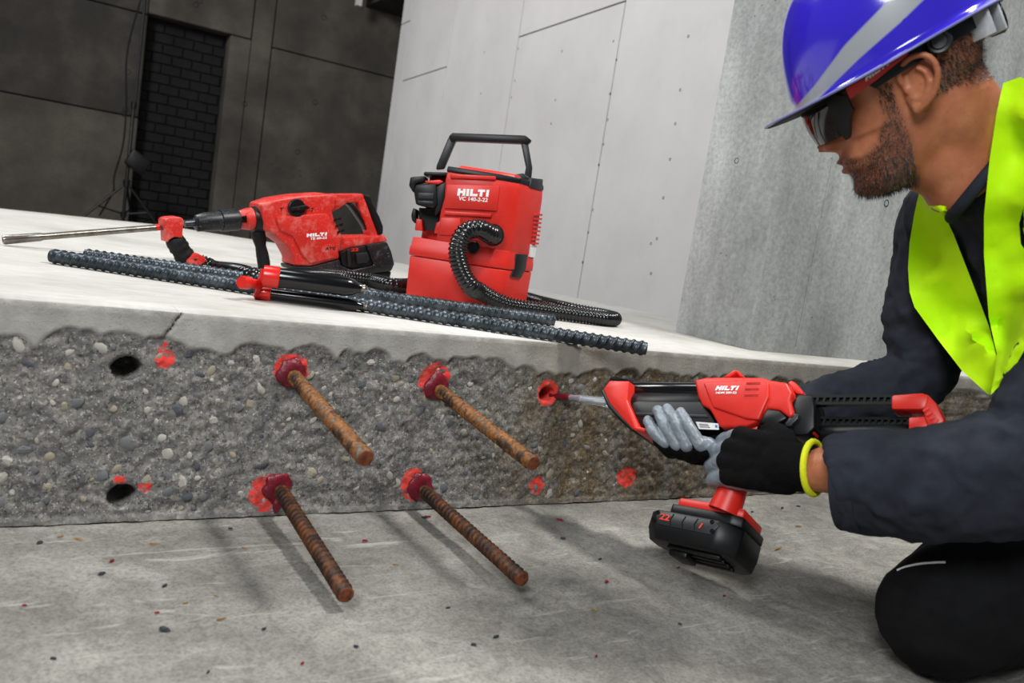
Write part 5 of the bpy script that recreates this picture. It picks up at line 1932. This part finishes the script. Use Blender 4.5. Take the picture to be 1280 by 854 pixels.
edge = [H(*brim_pt(2 * math.pi * k / 96, 1.0, .0012)) for k in range(97)]
B().tube(edge, .0017, 8, cap=False).build('edge_bead', 'hat', hat)
# head band, side pivot, ratchet
hb2 = []
ring_o, ring_i = [], []
for k in range(61):
    th = math.pi * 2 * k / 60
    c, q = math.cos(th), math.sin(th)
    z = rim(th)
    for rr, lst in ((1.0, ring_o), (.965, ring_i)):
        x, y = X0 - .004 + .1075 * c * rr, .0865 * q * rr
        lo = z - (.022 if c < .35 else .006)
        lst.append((H(x, y, lo), H(x, y, z + .03)))
vs, fs = [], []
for a, c in zip(ring_o, ring_i):
    vs += [a[0], a[1], c[1], c[0]]
for i in range(60):
    for k in range(4):
        fs.append((i * 4 + k, i * 4 + (k + 1) % 4, (i + 1) * 4 + (k + 1) % 4, (i + 1) * 4 + k))
B().add(vs, fs).build('head_band', 'black', hat, 40)
for sg in (1, -1):
    p = H(-.043, sg * .080, .036)
    B().lathe(p, HL * sg, [(0, .014), (.008, .0145), (.011, .0125), (.0095, .009), (.012, .008), (.011, 0)], 22).build('pivot_knob', 'grey_dark', hat)
M['shiny'] = plain('shiny_clear_plastic', 'c9ced6', 'e2e6ea', 60, 0.12, 0.3)
rp_ = H(-.112, 0, .036)
rt = B().lathe(rp_ + Hv(.006, 0, 0), -HF, [(0, .020), (.014, .021), (.018, .018), (.018, 0)], 24).build('ratchet_dial', 'black', hat)
for sg in (1, -1):
    B().cbox(H(-.090, sg * .0505, .034), Hv(.012, -sg * .009, 0), Hv(.0015, sg * .0015, 0), Hv(0, 0, .015)).bev(.002).build('ratchet_slide', 'shiny', hat)
    B().cbox(H(-.108, sg * .030, .036), Hv(.008, -sg * .012, 0), Hv(.0015, sg * .0015, 0), Hv(0, 0, .018)).bev(.002).build('ratchet_slide', 'shiny', hat)

# ================================================================== SAFETY GLASSES
gla = thing('safety_glasses', 'dark wraparound safety glasses with red temples on the worker', 'glasses', H(.09, 0, .01))
t = NT('smoked_lens')
t.b.inputs['Transmission Weight'].default_value = 0.55
t.b.inputs['IOR'].default_value = 1.3
M['lens'] = t.fin('2a2422', 0.06, 0, 0.6, 0.5)
def lens_pt(ph, t, off=0.0):
    c, s = math.cos(ph), math.sin(ph)
    x = .028 + (.088 + off) * c ** 1.0 if c > 0 else .028
    y = (.0755 + off) * s
    zt_ = .033 - .004 * abs(s)
    zb_ = -.020 + .016 * math.exp(-(s / .16) ** 2) + .016 * sstep(.80, .95, abs(s))
    u = sstep(.95, 1.25, abs(ph))
    t = .60 + (t - .60) * (1 - .55 * u)
    z = zb_ + (zt_ - zb_) * t
    x += .004 * math.sin(t * math.pi) + (.003 if t > .5 else 0) * (t - .5)
    return H(x, y, z)
def lens_strip(ph0, ph1, t0, t1, n, m, o0, o1, name, mat):
    vs, fs = [], []
    for j in range(m + 1):
        for i in range(n + 1):
            vs.append(lens_pt(ph0 + (ph1 - ph0) * i / n, t0 + (t1 - t0) * j / m, o0))
    N0 = len(vs)
    for j in range(m + 1):
        for i in range(n + 1):
            vs.append(lens_pt(ph0 + (ph1 - ph0) * i / n, t0 + (t1 - t0) * j / m, o1))
    w_ = n + 1
    for j in range(m):
        for i in range(n):
            a = j * w_ + i
            fs.append((a, a + 1, a + w_ + 1, a + w_))
            fs.append((N0 + a, N0 + a + w_, N0 + a + w_ + 1, N0 + a + 1))
    for i in range(n):
        fs.append((i, N0 + i, N0 + i + 1, i + 1))
        a = m * w_ + i
        fs.append((a, a + 1, N0 + a + 1, N0 + a))
    for j in range(m):
        a = j * w_
        fs.append((a, a + w_, N0 + a + w_, N0 + a))
        a = j * w_ + n
        fs.append((a, N0 + a, N0 + a + w_, a + w_))
    return B().add(vs, fs).build(name, mat, gla, 60)
lens_strip(-1.05, 1.05, 0.03, .97, 40, 10, 0, .002, 'lens', 'lens')
lens_strip(-1.25, 1.25, .93, 1.10, 48, 3, -.001, .004, 'brow_frame', 'black')
for sg in (1, -1):
    a, c = (.92, 1.22) if sg > 0 else (-1.22, -.92)
    lens_strip(a, c, -.10, 1.12, 14, 8, -.002, .0045, 'side_shield', 'black')
    p0, p1, p2 = (.062, .0790, .027), (.030, .0890, .034), (-.010, .0905, .043)
    hh = [(.0085, .0085), (.0080, .0085), (.006, .006)]
    vs = []
    for (x, y, z), (u, d) in zip((p0, p1, p2), hh):
        vs += [H(x, sg * y, z - d), H(x, sg * (y + .003), z - d), H(x, sg * (y + .003), z + u), H(x, sg * y, z + u)]
    fs = [(0, 1, 2, 3), (11, 10, 9, 8)]
    for i in range(2):
        for k in range(4):
            fs.append((i * 4 + k, i * 4 + (k + 1) % 4, (i + 1) * 4 + (k + 1) % 4, (i + 1) * 4 + k))
    tm = B().add(vs, fs).build('temple', 'red_temple' if 'red_temple' in M else 'red_gloss', gla, 30)
    if sg > 0:
        a, c = H(.040, .0905, .0295), H(.012, .0942, .0355)
        logo('maker_logo', a, c - a, HU, (c - a).length, .0055, 'white_print', tm, .2)
